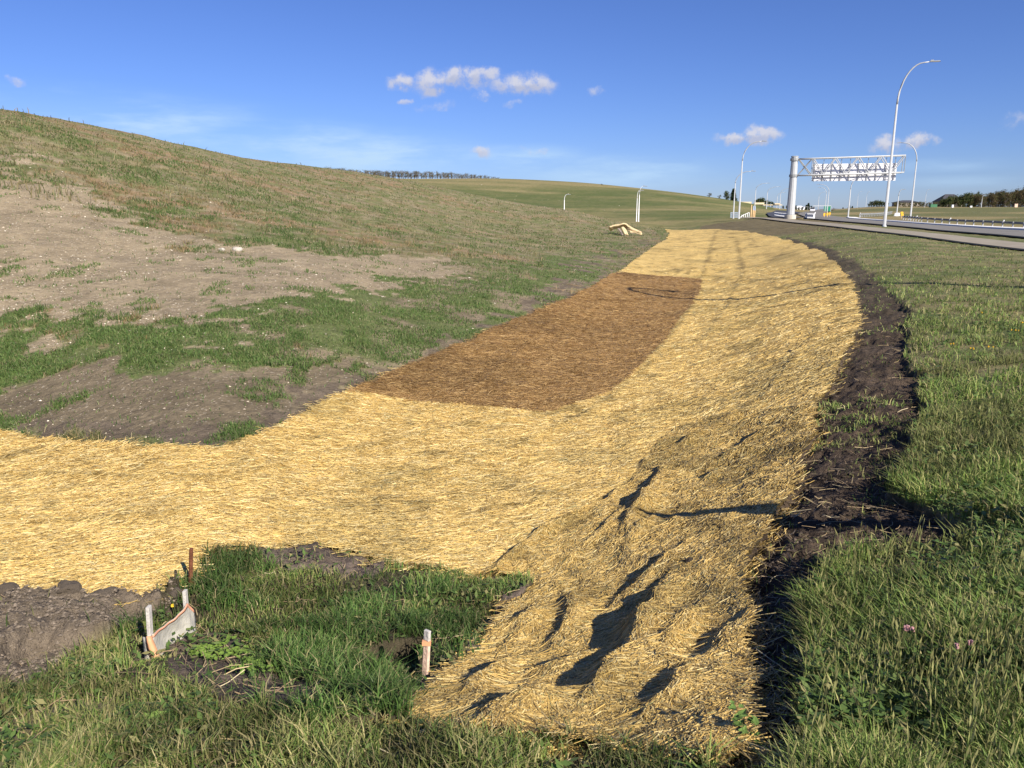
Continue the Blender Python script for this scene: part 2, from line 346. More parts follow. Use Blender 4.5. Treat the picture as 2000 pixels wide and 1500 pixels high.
M_wood = mat('weathered lath', (.50, .47, .43), .85, var=.2, scale=14, bump=.4, bscale=60)
M_wood2 = mat('pinkish lath', (.70, .49, .37), .8, var=.25, scale=18, bump=.3, bscale=60)
M_rust = mat('rusty steel', (.16, .06, .03), .9, var=.35, scale=30, bump=.5, bscale=80)
M_orange = mat('orange webbing', (.80, .38, .24), .7, var=.15, scale=10)
M_peach = mat('faded orange ribbon', (.85, .45, .24), .6, var=.1, scale=10, trans=.25)
M_scrap = mat('torn blanket scrap', (.60, .46, .27), .95, var=.2, scale=5, bump=1, bscale=25)
M_scrapd = mat('torn scrap underside', (.23, .18, .16), .95, var=.25, scale=6, bump=.8, bscale=25)
M_clod = mat('dark clod', (.075, .058, .044), .95, var=.3, scale=25, bump=.8, bscale=60)
M_white = mat('white paint', (.78, .78, .78), .5, var=.05)
M_green = mat('green sign sheet', (.01, .19, .11), .5, var=.05)
M_yel = mat('yellow sign sheet', (.75, .42, .03), .6, var=.1)
M_tan = mat('tan post paint', (.62, .42, .22), .8, var=.15)
M_bridge = mat('bridge concrete', (.60, .50, .33), .9, var=.1, scale=.4)
M_roof = mat('dark shingles', (.055, .055, .065), .9, var=.2, scale=2)
M_wall = mat('house siding', (.42, .36, .30), .9, var=.1, scale=1)
M_blue = mat('blue grey railing', (.38, .45, .58), .6, .2, var=.1)
M_dark = mat('dark glass', (.03, .035, .045), .25, var=.1)
M_box = mat('green cabinet paint', (.05, .16, .08), .6, var=.1)

# silt fabric: off-white with dirt stains
M_fabric = mat('silt fabric', (.66, .63, .55), .8, var=.14, scale=7, trans=.3, bump=.4, bscale=30)

# ground material: surveyed soil and turf colours, broken up by grain, stones and clumps
def ground_material():
    m = bpy.data.materials.new('ground'); m.use_nodes = True; nt = m.node_tree; N = nt.nodes; K_ = nt.links
    b = N['Principled BSDF']; b.inputs['Roughness'].default_value = .95; b.inputs['Specular IOR Level'].default_value = .15
    tc = N.new('ShaderNodeTexCoord'); at = N.new('ShaderNodeAttribute'); at.attribute_name = 'tint'
    def noise(s, d=6, r=.6):
        q = N.new('ShaderNodeTexNoise'); q.inputs['Scale'].default_value = s; q.inputs['Detail'].default_value = d; q.inputs['Roughness'].default_value = r
        K_.new(tc.outputs['Object'], q.inputs['Vector']); return q
    def mr(src, a, b_, c, d):
        q = N.new('ShaderNodeMapRange'); K_.new(src, q.inputs[0])
        for i, v in enumerate((a, b_, c, d)): q.inputs[i + 1].default_value = v
        return q.outputs[0]
    n1 = noise(1.1, 8, .65); n2 = noise(9, 8, .7)
    s1 = mr(n1.outputs['Fac'], .3, .7, .72, 1.28); s2 = mr(n2.outputs['Fac'], .3, .7, .70, 1.30)
    mul = N.new('ShaderNodeMath'); mul.operation = 'MULTIPLY'; K_.new(s1, mul.inputs[0]); K_.new(s2, mul.inputs[1])
    sc = N.new('ShaderNodeVectorMath'); sc.operation = 'SCALE'; K_.new(at.outputs['Color'], sc.inputs[0]); K_.new(mul.outputs[0], sc.inputs['Scale'])
    # pebbles where the stone weight (alpha of a second attribute) says so
    pb = N.new('ShaderNodeAttribute'); pb.attribute_name = 'stony'
    vo = N.new('ShaderNodeTexVoronoi'); vo.inputs['Scale'].default_value = 7; K_.new(tc.outputs['Object'], vo.inputs['Vector'])
    vo2 = N.new('ShaderNodeTexVoronoi'); vo2.inputs['Scale'].default_value = 16; K_.new(tc.outputs['Object'], vo2.inputs['Vector'])
    sp = N.new('ShaderNodeSeparateColor'); K_.new(vo.outputs['Color'], sp.inputs[0])
    sp2 = N.new('ShaderNodeSeparateColor'); K_.new(vo2.outputs['Color'], sp2.inputs[0])
    def speck(dist, rnd, size, frac):
        a = N.new('ShaderNodeMath'); a.operation = 'LESS_THAN'; K_.new(dist, a.inputs[0]); a.inputs[1].default_value = size
        c = N.new('ShaderNodeMath'); c.operation = 'LESS_THAN'; K_.new(rnd, c.inputs[0]); c.inputs[1].default_value = frac
        d = N.new('ShaderNodeMath'); d.operation = 'MULTIPLY'; K_.new(a.outputs[0], d.inputs[0]); K_.new(c.outputs[0], d.inputs[1]); return d.outputs[0]
    k1 = speck(vo.outputs['Distance'], sp.outputs[0], .17, .22); k2 = speck(vo2.outputs['Distance'], sp2.outputs[1], .26, .28)
    mxx = N.new('ShaderNodeMath'); mxx.operation = 'MAXIMUM'; K_.new(k1, mxx.inputs[0]); K_.new(k2, mxx.inputs[1])
    w = N.new('ShaderNodeMath'); w.operation = 'MULTIPLY'; K_.new(mxx.outputs[0], w.inputs[0]); K_.new(pb.outputs['Fac'], w.inputs[1])
    mix = N.new('ShaderNodeMix'); mix.data_type = 'RGBA'; K_.new(w.outputs[0], mix.inputs['Factor'])
    K_.new(sc.outputs[0], mix.inputs[6]); mix.inputs[7].default_value = (.50, .43, .34, 1)
    K_.new(mix.outputs[2], b.inputs['Base Color'])
    n3 = noise(30, 6, .7); bp = N.new('ShaderNodeBump'); bp.inputs['Strength'].default_value = .8; bp.inputs['Distance'].default_value = .03
    K_.new(n3.outputs['Fac'], bp.inputs['Height'])
    n4 = noise(3.2, 6, .7); bp2 = N.new('ShaderNodeBump'); bp2.inputs['Strength'].default_value = .7; bp2.inputs['Distance'].default_value = .15
    K_.new(n4.outputs['Fac'], bp2.inputs['Height']); K_.new(bp.outputs[0], bp2.inputs['Normal']); K_.new(bp2.outputs[0], b.inputs['Normal'])
    return m
M_ground = ground_material()
def mat_material(name, c1, c2, c3):
    """straw fibre matting: crossing stretched grains"""
    m = bpy.data.materials.new(name); m.use_nodes = True; nt = m.node_tree; N = nt.nodes; K_ = nt.links
    b = N['Principled BSDF']; b.inputs['Roughness'].default_value = .8; b.inputs['Specular IOR Level'].default_value = .25
    tc = N.new('ShaderNodeTexCoord'); prev = None
    for ang, sc in ((.25, (10, 95, 10)), (-.5, (12, 110, 12)), (1.1, (9, 80, 9))):
        mp = N.new('ShaderNodeMapping'); mp.inputs['Rotation'].default_value = (0, 0, ang); mp.inputs['Scale'].default_value = sc
        K_.new(tc.outputs['Object'], mp.inputs['Vector'])
        nz = N.new('ShaderNodeTexNoise'); nz.inputs['Scale'].default_value = 1; nz.inputs['Detail'].default_value = 3
        K_.new(mp.outputs[0], nz.inputs['Vector'])
        if prev is None: prev = nz.outputs['Fac']
        else:
            mm = N.new('ShaderNodeMath'); mm.operation = 'MAXIMUM'; K_.new(prev, mm.inputs[0]); K_.new(nz.outputs['Fac'], mm.inputs[1]); prev = mm.outputs[0]
    big = N.new('ShaderNodeTexNoise'); big.inputs['Scale'].default_value = 1.3; big.inputs['Detail'].default_value = 7; big.inputs['Roughness'].default_value = .7
    K_.new(tc.outputs['Object'], big.inputs['Vector'])
    ad = N.new('ShaderNodeMath'); ad.operation = 'MULTIPLY_ADD'; K_.new(big.outputs['Fac'], ad.inputs[0]); ad.inputs[1].default_value = .45; K_.new(prev, ad.inputs[2])
    cr = N.new('ShaderNodeValToRGB'); K_.new(ad.outputs[0], cr.inputs[0])
    e = cr.color_ramp.elements; e[0].position = .66; e[0].color = (*c1, 1); e[1].position = .98; e[1].color = (*c3, 1)
    q = e.new(.80); q.color = (*c2, 1)
    at = N.new('ShaderNodeAttribute'); at.attribute_name = 'tint'
    mu = N.new('ShaderNodeVectorMath'); mu.operation = 'MULTIPLY'; K_.new(cr.outputs[0], mu.inputs[0]); K_.new(at.outputs['Color'], mu.inputs[1])
    K_.new(mu.outputs[0], b.inputs['Base Color'])
    bp = N.new('ShaderNodeBump'); bp.inputs['Strength'].default_value = .9; bp.inputs['Distance'].default_value = .02
    K_.new(prev, bp.inputs['Height'])
    n5 = N.new('ShaderNodeTexNoise'); n5.inputs['Scale'].default_value = 7; n5.inputs['Detail'].default_value = 5; K_.new(tc.outputs['Object'], n5.inputs['Vector'])
    bp2 = N.new('ShaderNodeBump'); bp2.inputs['Strength'].default_value = .5; bp2.inputs['Distance'].default_value = .05
    K_.new(n5.outputs['Fac'], bp2.inputs['Height']); K_.new(bp.outputs[0], bp2.inputs['Normal']); K_.new(bp2.outputs[0], b.inputs['Normal'])
    return m
STRAW = [(.36, .24, .08), (.61, .42, .14), (.78, .59, .24)]
M_mat = mat_material('straw matting', *STRAW)
M_coir = mat_material('coir matting', (.16, .088, .030), (.295, .172, .060), (.42, .27, .115))

# ------------------------------------------------------------------ ground sheet (polar grid: fine near, coarse far, reaching the horizon)
def radial_grid(th, rr, closed=False):
    nt_, nr = len(th), len(rr)
    X = np.sin(th)[:, None] * rr[None]; Y = np.cos(th)[:, None] * rr[None]
    i = np.arange(nt_ if closed else nt_ - 1); j = np.arange(nr - 1)
    I, J = np.meshgrid(i, j, indexing='ij'); I2 = (I + 1) % nt_
    Fq = np.stack([I * nr + J, I * nr + J + 1, I2 * nr + J + 1, I2 * nr + J], -1).reshape(-1, 4)
    return X, Y, Fq
thA = np.radians(np.r_[np.arange(-180, -42, 3.0), np.arange(-42, 42, .16), np.arange(42, 180, 3.0)])
rr = np.exp(np.r_[np.arange(math.log(.35), math.log(1.2), .08), np.arange(math.log(1.2), math.log(14), .0065), np.arange(math.log(14), math.log(110), .01), np.arange(math.log(110), math.log(560), .02), np.arange(math.log(560), math.log(9000), .1)])
GX, GY, GF = radial_grid(thA, rr, True)
gx, gy = GX.ravel(), GY.ravel()
gz = terrain(gx, gy)
gr = np.hypot(gx, gy)
# under the blankets the soil lies lower than the cloth
T0, L0 = TL(gx, gy)
undermat = inside(PL['mat'], T0, L0)
gz = np.where(undermat, np.minimum(gz, mat_z(gx, gy) - .05), gz)
gz = np.where(gr > 560, hz(gx, gy) - (gr - 560) * .004, gz)
def soil_colour(x, y):
    T, L = masks(x, y); r = np.exp(L)
    A = np.array
    big = fbm(x * .22, y * .22, 50, 4); mid = fbm(x * .8, y * .8, 51, 4); fine = fbm(x * 2.6, y * 2.6, 52, 4)
    turf = A([.125, .145, .052]); dry = A([.225, .19, .095]); soil = A([.305, .242, .155]); soild = A([.15, .117, .082]); rust = A([.25, .175, .095])
    c = turf + (dry - turf) * sst(.35, .65, fine * .5 + mid * .5)[:, None]
    stony = np.zeros(len(x))
    left = (T < TL(8.0, 75.0)[0] + .1 * (L - 4.3)) & (L > 2.2) 
    hill = (x < 2.5 + .15 * y) & ~((r > 112))
    rusty = sst(.50, .62, fbm(x * .13 + 7, y * .2, 53, 3))
    hcol = dry * .95 + (rust - dry * .95) * rusty[:, None]
    hcol = hcol + (turf * 1.05 - hcol) * sst(.44, .56, mid * .5 + fine * .5)[:, None] * .8; hcol = hcol + (soil * .9 - hcol) * (sst(.50, .60, fbm(x * 1.6 + 4, y * 1.6, 58, 4)) * .6)[:, None]
    c = np.where(hill[:, None], hcol, c); stony = np.where(hill, .35, stony)
    b1 = inside(PL['bare1'], T, L); b2 = inside(PL['bare2'], T, L)
    c = np.where(b1[:, None], soil * (.86 + .28 * mid)[:, None], c); stony = np.where(b1, 1.0, stony)
    dk = sst(0, .35, inside(PL['bare2'], T, L) * 1.0)[:, None]
    # the strip next to the blanket is damp, darker earth
    mm = inside(PL['mat'], T - .07, L) | inside(PL['mat'], T + .06, L) | inside(PL['mat'], T, L - .07) | inside(PL['mat'], T + .04, L - .05)
    c = np.where(b2[:, None], np.where(mm[:, None], soild * (.75 + .5 * fine)[:, None], (soil * .62) * (.8 + .4 * mid)[:, None]), c); stony = np.where(b2, np.where(mm, .08, .5), stony)
    g1 = inside(PL['green'], T, L); c = np.where(g1[:, None], turf * 1.0 + (soil * .8 - turf) * sst(.55, .7, mid)[:, None], c); stony = np.where(g1, .3, stony)
    far = (r > 112) & (x < .33 * y)
    fcol = A([.105, .125, .040]) + (A([.25, .21, .095]) - A([.105, .125, .040])) * (sst(.42, .70, fbm(x * .03, y * .06, 55, 6)) * .75 + .25 * sst(.4, .65, fbm(x * .22, y * .22, 57, 4)) + .55 * sst(6, 11, hz(x, y)))[:, None].clip(0, 1)
    c = np.where(far[:, None], fcol, c); stony = np.where(far, 0, stony)
    frr = (r > 112) & (x >= .33 * y)
    fr = A([.135, .135, .055]) + (A([.26, .21, .10]) - A([.135, .135, .055])) * sst(.42, .62, fbm(x * .03, y * .03, 56, 5))[:, None]
    c = np.where(frr[:, None], fr, c)
    # mown brownish crest past the end of the blanket
    cr_ = (r > 60) & (r < 112) & (x > .24 * y) & (x < .42 * y)
    c = np.where(cr_[:, None], A([.16, .13, .07]) * (.7 + .6 * fine)[:, None], c)
    mud = inside(PL['mud'], T, L); wet = A([.060, .043, .030])
    mc = wet * (.7 + 1.3 * fine)[:, None]; far_m = sst(8, 30, r)[:, None]
    c = np.where(mud[:, None], mc * (1 - far_m) + (A([.098, .080, .052]) * (.6 + .8 * mid)[:, None]) * far_m, c); stony = np.where(mud, 0.02, stony)
    ml = inside(PL['mudl'], T, L); c = np.where(ml[:, None], A([.17, .135, .098]) * (.7 + .6 * fine)[:, None], c); stony = np.where(ml, .05, stony)
    di = inside(PL['ditch'], T, L); c = np.where(di[:, None], A([.075, .062, .038]) * (.7 + .6 * fine)[:, None], c); stony = np.where(di, 0, stony)
    d2 = inside(PL['dirt1'], T, L) | inside(PL['dirt2'], T, L) | inside(PL['dirt3'], T, L)
    c = np.where(d2[:, None], A([.14, .108, .085]) * (.7 + .6 * fine)[:, None], c); stony = np.where(d2, .1, stony)
    nearR = (r < 60) & ~hill & ~mud & ~di & ~ml & ~d2
    c = np.where(nearR[:, None] & (r < 7)[:, None], A([.10, .092, .045]) * (.7 + .6 * fine)[:, None], c)
    return c, stony
gc, gs = soil_colour(gx, gy)
ground = npmesh('ground', np.c_[gx, gy, gz], [GF], M_ground, smooth=True, col=gc)
at = ground.data.attributes.new('stony', 'FLOAT', 'POINT'); at.data.foreach_set('value', gs.astype(np.float32))
tag(ground, kind='structure')

# ------------------------------------------------------------------ erosion blankets
thB = np.radians(np.arange(-46, 30, .10)); rB = np.exp(np.r_[np.arange(math.log(1.9), math.log(16), .0055), np.arange(math.log(16), math.log(100), .0075)])
BX, BY, BF = radial_grid(thB, rB); bx, by = BX.ravel(), BY.ravel()
Tb, Lb = TL(bx, by)
inm = in_mat(bx, by)
s = 9 / np.sqrt(np.exp(Lb)); jT = (vn(bx * s * 2, by * s * 2, 61) - .5) * .016 + (vn(bx * s * 6, by * s * 6, 63) - .5) * .010; jL = (vn(bx * s * 2, by * s * 2, 62) - .5) * .014 + (vn(bx * s * 6, by * s * 6, 64) - .5) * .010
is_brown = inside(PL['brown'], Tb + jT, Lb + jL)
is_low = inside(PL['lower'], Tb + jT, Lb + jL)
ux, uy = unproj([1392, 1368], [448, 545])
SEAM = ((ux[0], uy[0]), (ux[1], uy[1]))
is_far = (~is_brown) & (~is_low) & (by > uy[1] - 1.0) & (bx < SEAM[1][0] + (by - SEAM[1][1]) * (SEAM[0][0] - SEAM[1][0]) / (SEAM[0][1] - SEAM[1][1]))
bz = mat_z(bx, by) + np.where(is_brown, .008, 0) + np.where(is_low, .012, 0)
def mat_tint(x, y, brown, low):
    m1 = fbm(x * .7, y * .7, 70, 4); m2 = fbm(x * 2.5, y * 2.5, 71, 3)
    t = np.ones((len(x), 3)) * (.90 + .2 * m2)[:, None]
    # trodden, thinner straw on the lower sheet and in the flow line lets soil and green show through
    thin = np.where(low, sst(.47, .62, m1 * .45 + m2 * .55) * .42 + .06, sst(.56, .68, m1) * .25)
    sd_ = seam_d(x, y); rr_ = np.hypot(x, y); sw = .035 + .003 * rr_
    t = t * (1 - .38 * np.exp(-(sd_ / sw) ** 2) * sst(.30, .55, fbm(x * 1.1, y * 1.1, 74, 3)))[:, None]
    t = t * (.90 + .20 * fbm(np.arctan2(x, y) * 60, np.log(rr_) * 2.2, 75, 4))[:, None]
    dirt_ = sst(.66, .74, fbm(x * 1.9 + 11, y * 1.9, 76, 4)); t = t * (1 - .45 * dirt_ * ~brown)[:, None]
    t = t * (1 - thin)[:, None] * (1 - np.array([.05, .0, .05]) * thin[:, None])
    t = np.where(brown[:, None], np.ones((len(x), 3)) * (.85 + .35 * m2 - .28 * sst(.45, .65, fbm(x * .35 + 5, y * .35, 73, 3)))[:, None], t)
    return t
BZ = bz.reshape(len(thB), len(rB)); LB = np.log(rB)
def cloth_z(x, y):
    th = np.arctan2(x, y); L = np.log(np.hypot(x, y))
    i = np.clip((th - thB[0]) / (thB[1] - thB[0]), 0, len(thB) - 1.001); i0 = i.astype(int); f = i - i0
    j1 = np.clip(np.searchsorted(LB, L), 1, len(LB) - 1); g = np.clip((L - LB[j1 - 1]) / (LB[j1] - LB[j1 - 1]), 0, 1)
    a = BZ[i0, j1 - 1] * (1 - g) + BZ[i0, j1] * g; b = BZ[i0 + 1, j1 - 1] * (1 - g) + BZ[i0 + 1, j1] * g
    return a * (1 - f) + b * f
bt = mat_tint(bx, by, is_brown, is_low)
# rusty seepage rim along the lower edge of the coir mat
def sheet(name, sel, mtl, label, cat='erosion blanket'):
    fs = inm[BF].all(1) & sel[BF[:, 0]]; f = BF[fs]
    used = np.unique(f); remap = np.full(len(bx), -1); remap[used] = np.arange(len(used)); f = remap[f]
    V = np.c_[bx, by, bz][used]; nV = len(V)
    # give the cloth a thickness: skirt the open edge down into the soil
    e = np.sort(np.concatenate([f[:, [0, 1]], f[:, [1, 2]], f[:, [2, 3]], f[:, [3, 0]]]), 1)
    key = e[:, 0].astype(np.int64) * nV + e[:, 1]; uq, ct = np.unique(key, return_counts=True); bd = uq[ct == 1]
    a_, b_ = bd // nV, bd % nV; k_ = len(a_)
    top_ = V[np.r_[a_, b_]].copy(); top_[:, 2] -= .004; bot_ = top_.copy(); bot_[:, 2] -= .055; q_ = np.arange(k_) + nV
    o = npmesh(name, np.r_[V, top_, bot_], [f, np.c_[q_, q_ + k_, q_ + 3 * k_, q_ + 2 * k_]], mtl, smooth=True, col=np.r_[bt[used], bt[used][np.r_[a_, b_]] * .30, bt[used][np.r_[a_, b_]] * .15])  # skirt colour darkened toward its foot, painted shade along the cloth edge
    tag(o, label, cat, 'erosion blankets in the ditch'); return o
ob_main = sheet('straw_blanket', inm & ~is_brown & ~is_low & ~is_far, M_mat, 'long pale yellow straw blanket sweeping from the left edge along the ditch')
ob_low = sheet('straw_blanket', inm & is_low & ~is_brown, M_mat, 'rumpled yellow straw blanket with deep folds in the foreground between ditch grass and black mud')
ob_far = sheet('straw_blanket', inm & is_far, M_mat, 'smooth yellow straw blanket piece just above the brown mat at the far ditch end')
ob_brn = sheet('coir_blanket', inm & is_brown, M_coir, 'brown rectangular coir mat laid between yellow straw blankets on the hill side')

# ------------------------------------------------------------------ samplers
def sample(nm, u0, u1, v0, v1, clump=None):
    u = rng.uniform(u0, u1, nm); v = rng.uniform(v0, v1, nm)
    x, y = unproj(u, v); ok = ~np.isnan(x); x, y = x[ok], y[ok]
    r = np.hypot(x, y)
    return x, y, r
def strands(name, x, y, z, length, width, ang, col, mtl, parent, lift=.02, curl=.16, rolltilt=.9, zf=None):
    """flat lying stalks: two-segment ribbons"""
    m = len(x); d = np.c_[np.cos(ang), np.sin(ang)]; nrm = np.c_[-d[:, 1], d[:, 0]]
    t = rng.uniform(-1, 1, m) * rolltilt
    bend = rng.normal(0, curl, m) * length * .5
    V = np.empty((m, 6, 3)); 
    for k, sgn in enumerate((-1, 0, 1)):
        cx = x + d[:, 0] * length * .5 * sgn + nrm[:, 0] * bend * (1 - abs(sgn)); cy = y + d[:, 1] * length * .5 * sgn + nrm[:, 1] * bend * (1 - abs(sgn))
        cz = (z if zf is None else zf(cx, cy)) + lift * rng.uniform(.1, 1, m) + (rng.uniform(-.35, .6, m) * np.minimum(length, .07) * .14 if sgn else 0)
        wx = nrm[:, 0] * width * .5 * np.cos(t); wy = nrm[:, 1] * width * .5 * np.cos(t); wz = width * .5 * np.sin(t)
        V[:, 2*k] = np.c_[cx - wx, cy - wy, cz - wz]; V[:, 2*k+1] = np.c_[cx + wx, cy + wy, cz + wz]
    b = np.arange(m)[:, None] * 6
    Fq = np.concatenate([b + np.array([0, 1, 3, 2]), b + np.array([2, 3, 5, 4])])
    return npmesh(name, V.reshape(-1, 3), [Fq], mtl, parent, col=np.repeat(col, 6, 0))
def blades(name, x, y, z, h, w, lean, col, mtl=M_blade, parent=None, tipc=None, wind=0.0):
    m = len(x); a = rng.uniform(0, 2 * math.pi, m); d = np.c_[np.cos(a), np.sin(a)]
    f = rng.uniform(0, 2 * math.pi, m); s_ = np.c_[np.cos(f), np.sin(f)]
    V = np.empty((m, 5, 3)); L1 = lean * h
    rise = np.sqrt(np.maximum(1 - lean ** 2, .12))
    for k, (tt, ww) in enumerate(((0, 1.0), (.55, .85))):
        off = L1 * tt ** 1.8; cx = x + d[:, 0] * off; cy = y + d[:, 1] * off; cz = z + h * rise * tt * (1.12 if k else 1)
        V[:, 2*k] = np.c_[cx - s_[:, 0] * w * .5 * ww, cy - s_[:, 1] * w * .5 * ww, cz]
        V[:, 2*k+1] = np.c_[cx + s_[:, 0] * w * .5 * ww, cy + s_[:, 1] * w * .5 * ww, cz]
    V[:, 4] = np.c_[x + d[:, 0] * L1 * 1.15, y + d[:, 1] * L1 * 1.15, z + h * rise * rng.uniform(.75, 1.0, m)]
    b = np.arange(m)[:, None] * 5
    cc = np.repeat(col[:, None], 5, 1)
    if tipc is not None: cc[:, 4] = tipc
    return npmesh(name, V.reshape(-1, 3), [b + np.array([0, 1, 3, 2]), b + np.array([2, 3, 4])], mtl, parent, col=cc.reshape(-1, 3))
def pal(cols_, wts, m, jit=.18):
    cols_ = np.array(cols_); i = rng.choice(len(cols_), m, p=np.array(wts) / sum(wts))
    return cols_[i] * rng.uniform(1 - jit, 1 + jit, (m, 1))
QUICK = 1.0
# ---- straw stalks on the blankets
def lay_straw(parent, nm, box, sel, cols_, wts, base_ang, spread, rmax=48):
    x, y, r = sample(int(nm * QUICK), *box)
    # loose stalks overshoot the cut edge a little
    jr = np.where(rng.random(len(x)) < .5, .03, .07)
    ok = in_mat(x + rng.normal(0, 1, len(x)) * jr, y + rng.normal(0, 1, len(x)) * jr) & (rng.random(len(x)) < 1 - sst(rmax * .45, rmax, r)); x, y, r = x[ok], y[ok], r[ok]
    T, L = TL(x, y); br = inside(PL['brown'], T, L); lo = inside(PL['lower'], T, L)
    k = sel(br, lo); x, y, r, br, lo = x[k], y[k], r[k], br[k], lo[k]
    m = len(x); z = cloth_z(x, y)
    out_ = ~inside(PL['mat'], *TL(x, y)); dz = np.zeros(m); dz[out_] = terrain(x[out_], y[out_]) + .012 - z[out_]; dz = np.minimum(dz, 0)
    ang = base_ang + rng.normal(0, spread, m); ang = np.where(rng.random(m) < .25, rng.uniform(0, math.pi, m), ang)
    ln = np.where(rng.random(m) < .14, rng.uniform(.12, .24, m), rng.uniform(.035, .12, m)) * (1 + r * .02); w = rng.uniform(.0018, .0038, m) + .00034 * r
    c = pal(cols_, wts, m); tn = mat_tint(x, y, br, lo); c = c * (.35 + .65 * tn) * np.where(br[:, None], (1, 1, 1), np.where(lo[:, None], (.88, .83, .73), (.98, .955, .90)))
    o = strands('straw_stalks', x, y, z, ln, w, ang, c, M_straw, parent, lift=.012, rolltilt=.7, zf=lambda a, b: cloth_z(a, b) + dz); o['kind'] = 'stuff'; return o
YC = [(.81, .61, .25), (.69, .49, .17), (.48, .34, .12), (.86, .72, .38), (.27, .195, .08), (.36, .34, .16)]
lay_straw(ob_main, 330000, (-150, 1700, 520, 1200), lambda b, l: ~b & ~l, YC, (5, 5.2, 2.0, 2, .55, .25), .25, .55)
lay_straw(ob_low, 330000, (740, 1650, 790, 1520), lambda b, l: ~b & l, YC, (4.6, 5, 2.4, 2, 1.0, .5), 1.05, .6)
BC = [(.43, .275, .11), (.29, .172, .062), (.20, .112, .042), (.50, .34, .15)]
lay_straw(ob_brn, 90000, (640, 1400, 520, 820), lambda b, l: b, BC, (4, 4, 2, .8), .4, .6, 70)

# ---- grass
GC = [(.165, .245, .055), (.235, .295, .080), (.095, .155, .036), (.33, .33, .12), (.44, .38, .18), (.28, .28, .10)]
def zone(x, y):
    T, L = masks(x, y)
    d = {k: inside(PL[k], T, L) for k in ('mud', 'mudl', 'ditch', 'dirt1', 'dirt2', 'dirt3', 'hole', 'weed', 'bare1', 'bare2', 'green')}
    d['mat'] = inside(PL['mat'], *TL(x, y)); d['r'] = np.hypot(x, y); return d
def road_side(x, y): # right of the walking path's near side
    return x > np.interp(y, [0, 20, 28.5, 37, 50, 70, 95, 130], [17.5, 18.2, 18.9, 21.5, 25.2, 29.6, 36, 50])
# verge on the right
x, y, r = sample(500000, 1380, 3000, 436, 1850)
d = zone(x, y); mix = fbm(x * .9, y * .9, 80, 4); m2 = fbm(x * 4, y * 4, 81, 3)
dens = np.where(d['mud'], .03 + .45 * sst(.48, .62, mix) * sst(4, 9, y), 1.0) * (.10 + .90 * sst(.36, .54, m2 * .6 + mix * .4))
keep = (~d['mat']) & (rng.random(len(x)) < dens) & ~road_side(x, y) & (x > 0) & (y < 75) & ~((x < .36 * y) & (y > 55))
x, y, r, mix, m2 = x[keep], y[keep], r[keep], mix[keep], m2[keep]; md = d['mud'][keep]
m = len(x); z = terrain(x, y) - .01
h = rng.uniform(.06, .19, m) * (.65 + .7 * m2) * np.where(md, .55, 1) * np.clip(1.25 - r / 40, .55, 1)
w = rng.uniform(.003, .006, m) + .00055 * r
c = pal(GC, (5, 4, 3.5, 2, 1.2, 2), m); c = c * (.8 + .4 * mix)[:, None]
dryp = .75 * sst(.54, .68, fbm(x * 1.3 + 9, y * 1.3, 83, 3)); c = c * (.72 + .5 * sst(.36, .60, fbm(x * 2.2 + 8, y * 2.2, 100, 3)))[:, None]; c = c * (1 - .6 * dryp)[:, None] + np.array([.22, .20, .085]) * .6 * dryp[:, None]
o = blades('verge_grass', x, y, z, h, w, np.clip(rng.normal(.58, .26, m), .02, .95), c)
tag(o, 'thick uneven green grass on the roadside verge to the right of the mud strip', 'grass', kind='stuff')
# tall seed stalks in the verge foreground
x, y, r = sample(6000, 1500, 2300, 800, 1760); d = zone(x, y)
cl = fbm(x * 1.6, y * 1.6, 84, 3); keep = ~d['mat'] & ~d['mud'] & (rng.random(len(x)) < sst(.40, .62, cl) * .8 + .05)
x, y, r = x[keep], y[keep], r[keep]; m = len(x); z = terrain(x, y)
V = []; Fq = []; cc = []
def stalk_mesh(x, y, z, hmin, hmax, colr, headc):
    m = len(x); a = rng.uniform(0, 2 * math.pi, m); H = rng.uniform(hmin, hmax, m); ln_ = rng.uniform(.02, .30, m) * H
    segs = 11; V = np.empty((m, segs * 2, 3)); col = np.empty((m, segs * 2, 3))
    f = rng.uniform(0, math.pi, m)
    for k in range(segs):
        t = k / (segs - 1); head = t > .62
        wd = .0011 if not head else (.0012 + .0022 * (k % 2))
        if k == segs - 1: wd = .001
        cx = x + np.cos(a) * ln_ * t ** 2; cy = y + np.sin(a) * ln_ * t ** 2; cz = z + H * t
        ff = f + k * (1.3 if head else 0)
        V[:, 2*k] = np.c_[cx - np.cos(ff) * wd, cy - np.sin(ff) * wd, cz]; V[:, 2*k+1] = np.c_[cx + np.cos(ff) * wd, cy + np.sin(ff) * wd, cz]
        col[:, 2*k] = col[:, 2*k+1] = headc if head else colr
    b = np.arange(m)[:, None] * segs * 2
    Fs = [b + np.array([2*k, 2*k+1, 2*k+3, 2*k+2]) for k in range(segs - 1)]
    return V.reshape(-1, 3), np.concatenate(Fs), (col * rng.uniform(.75, 1.3, (m, 1, 1))).reshape(-1, 3)
V, Fq, cc = stalk_mesh(x, y, z, .13, .30, (.18, .23, .07), (.29, .28, .11))
tag(npmesh('seed_grass', V, [Fq], M_blade, col=cc), 'tall stalks with yellowish seed heads standing in the verge grass', 'grass', kind='stuff')

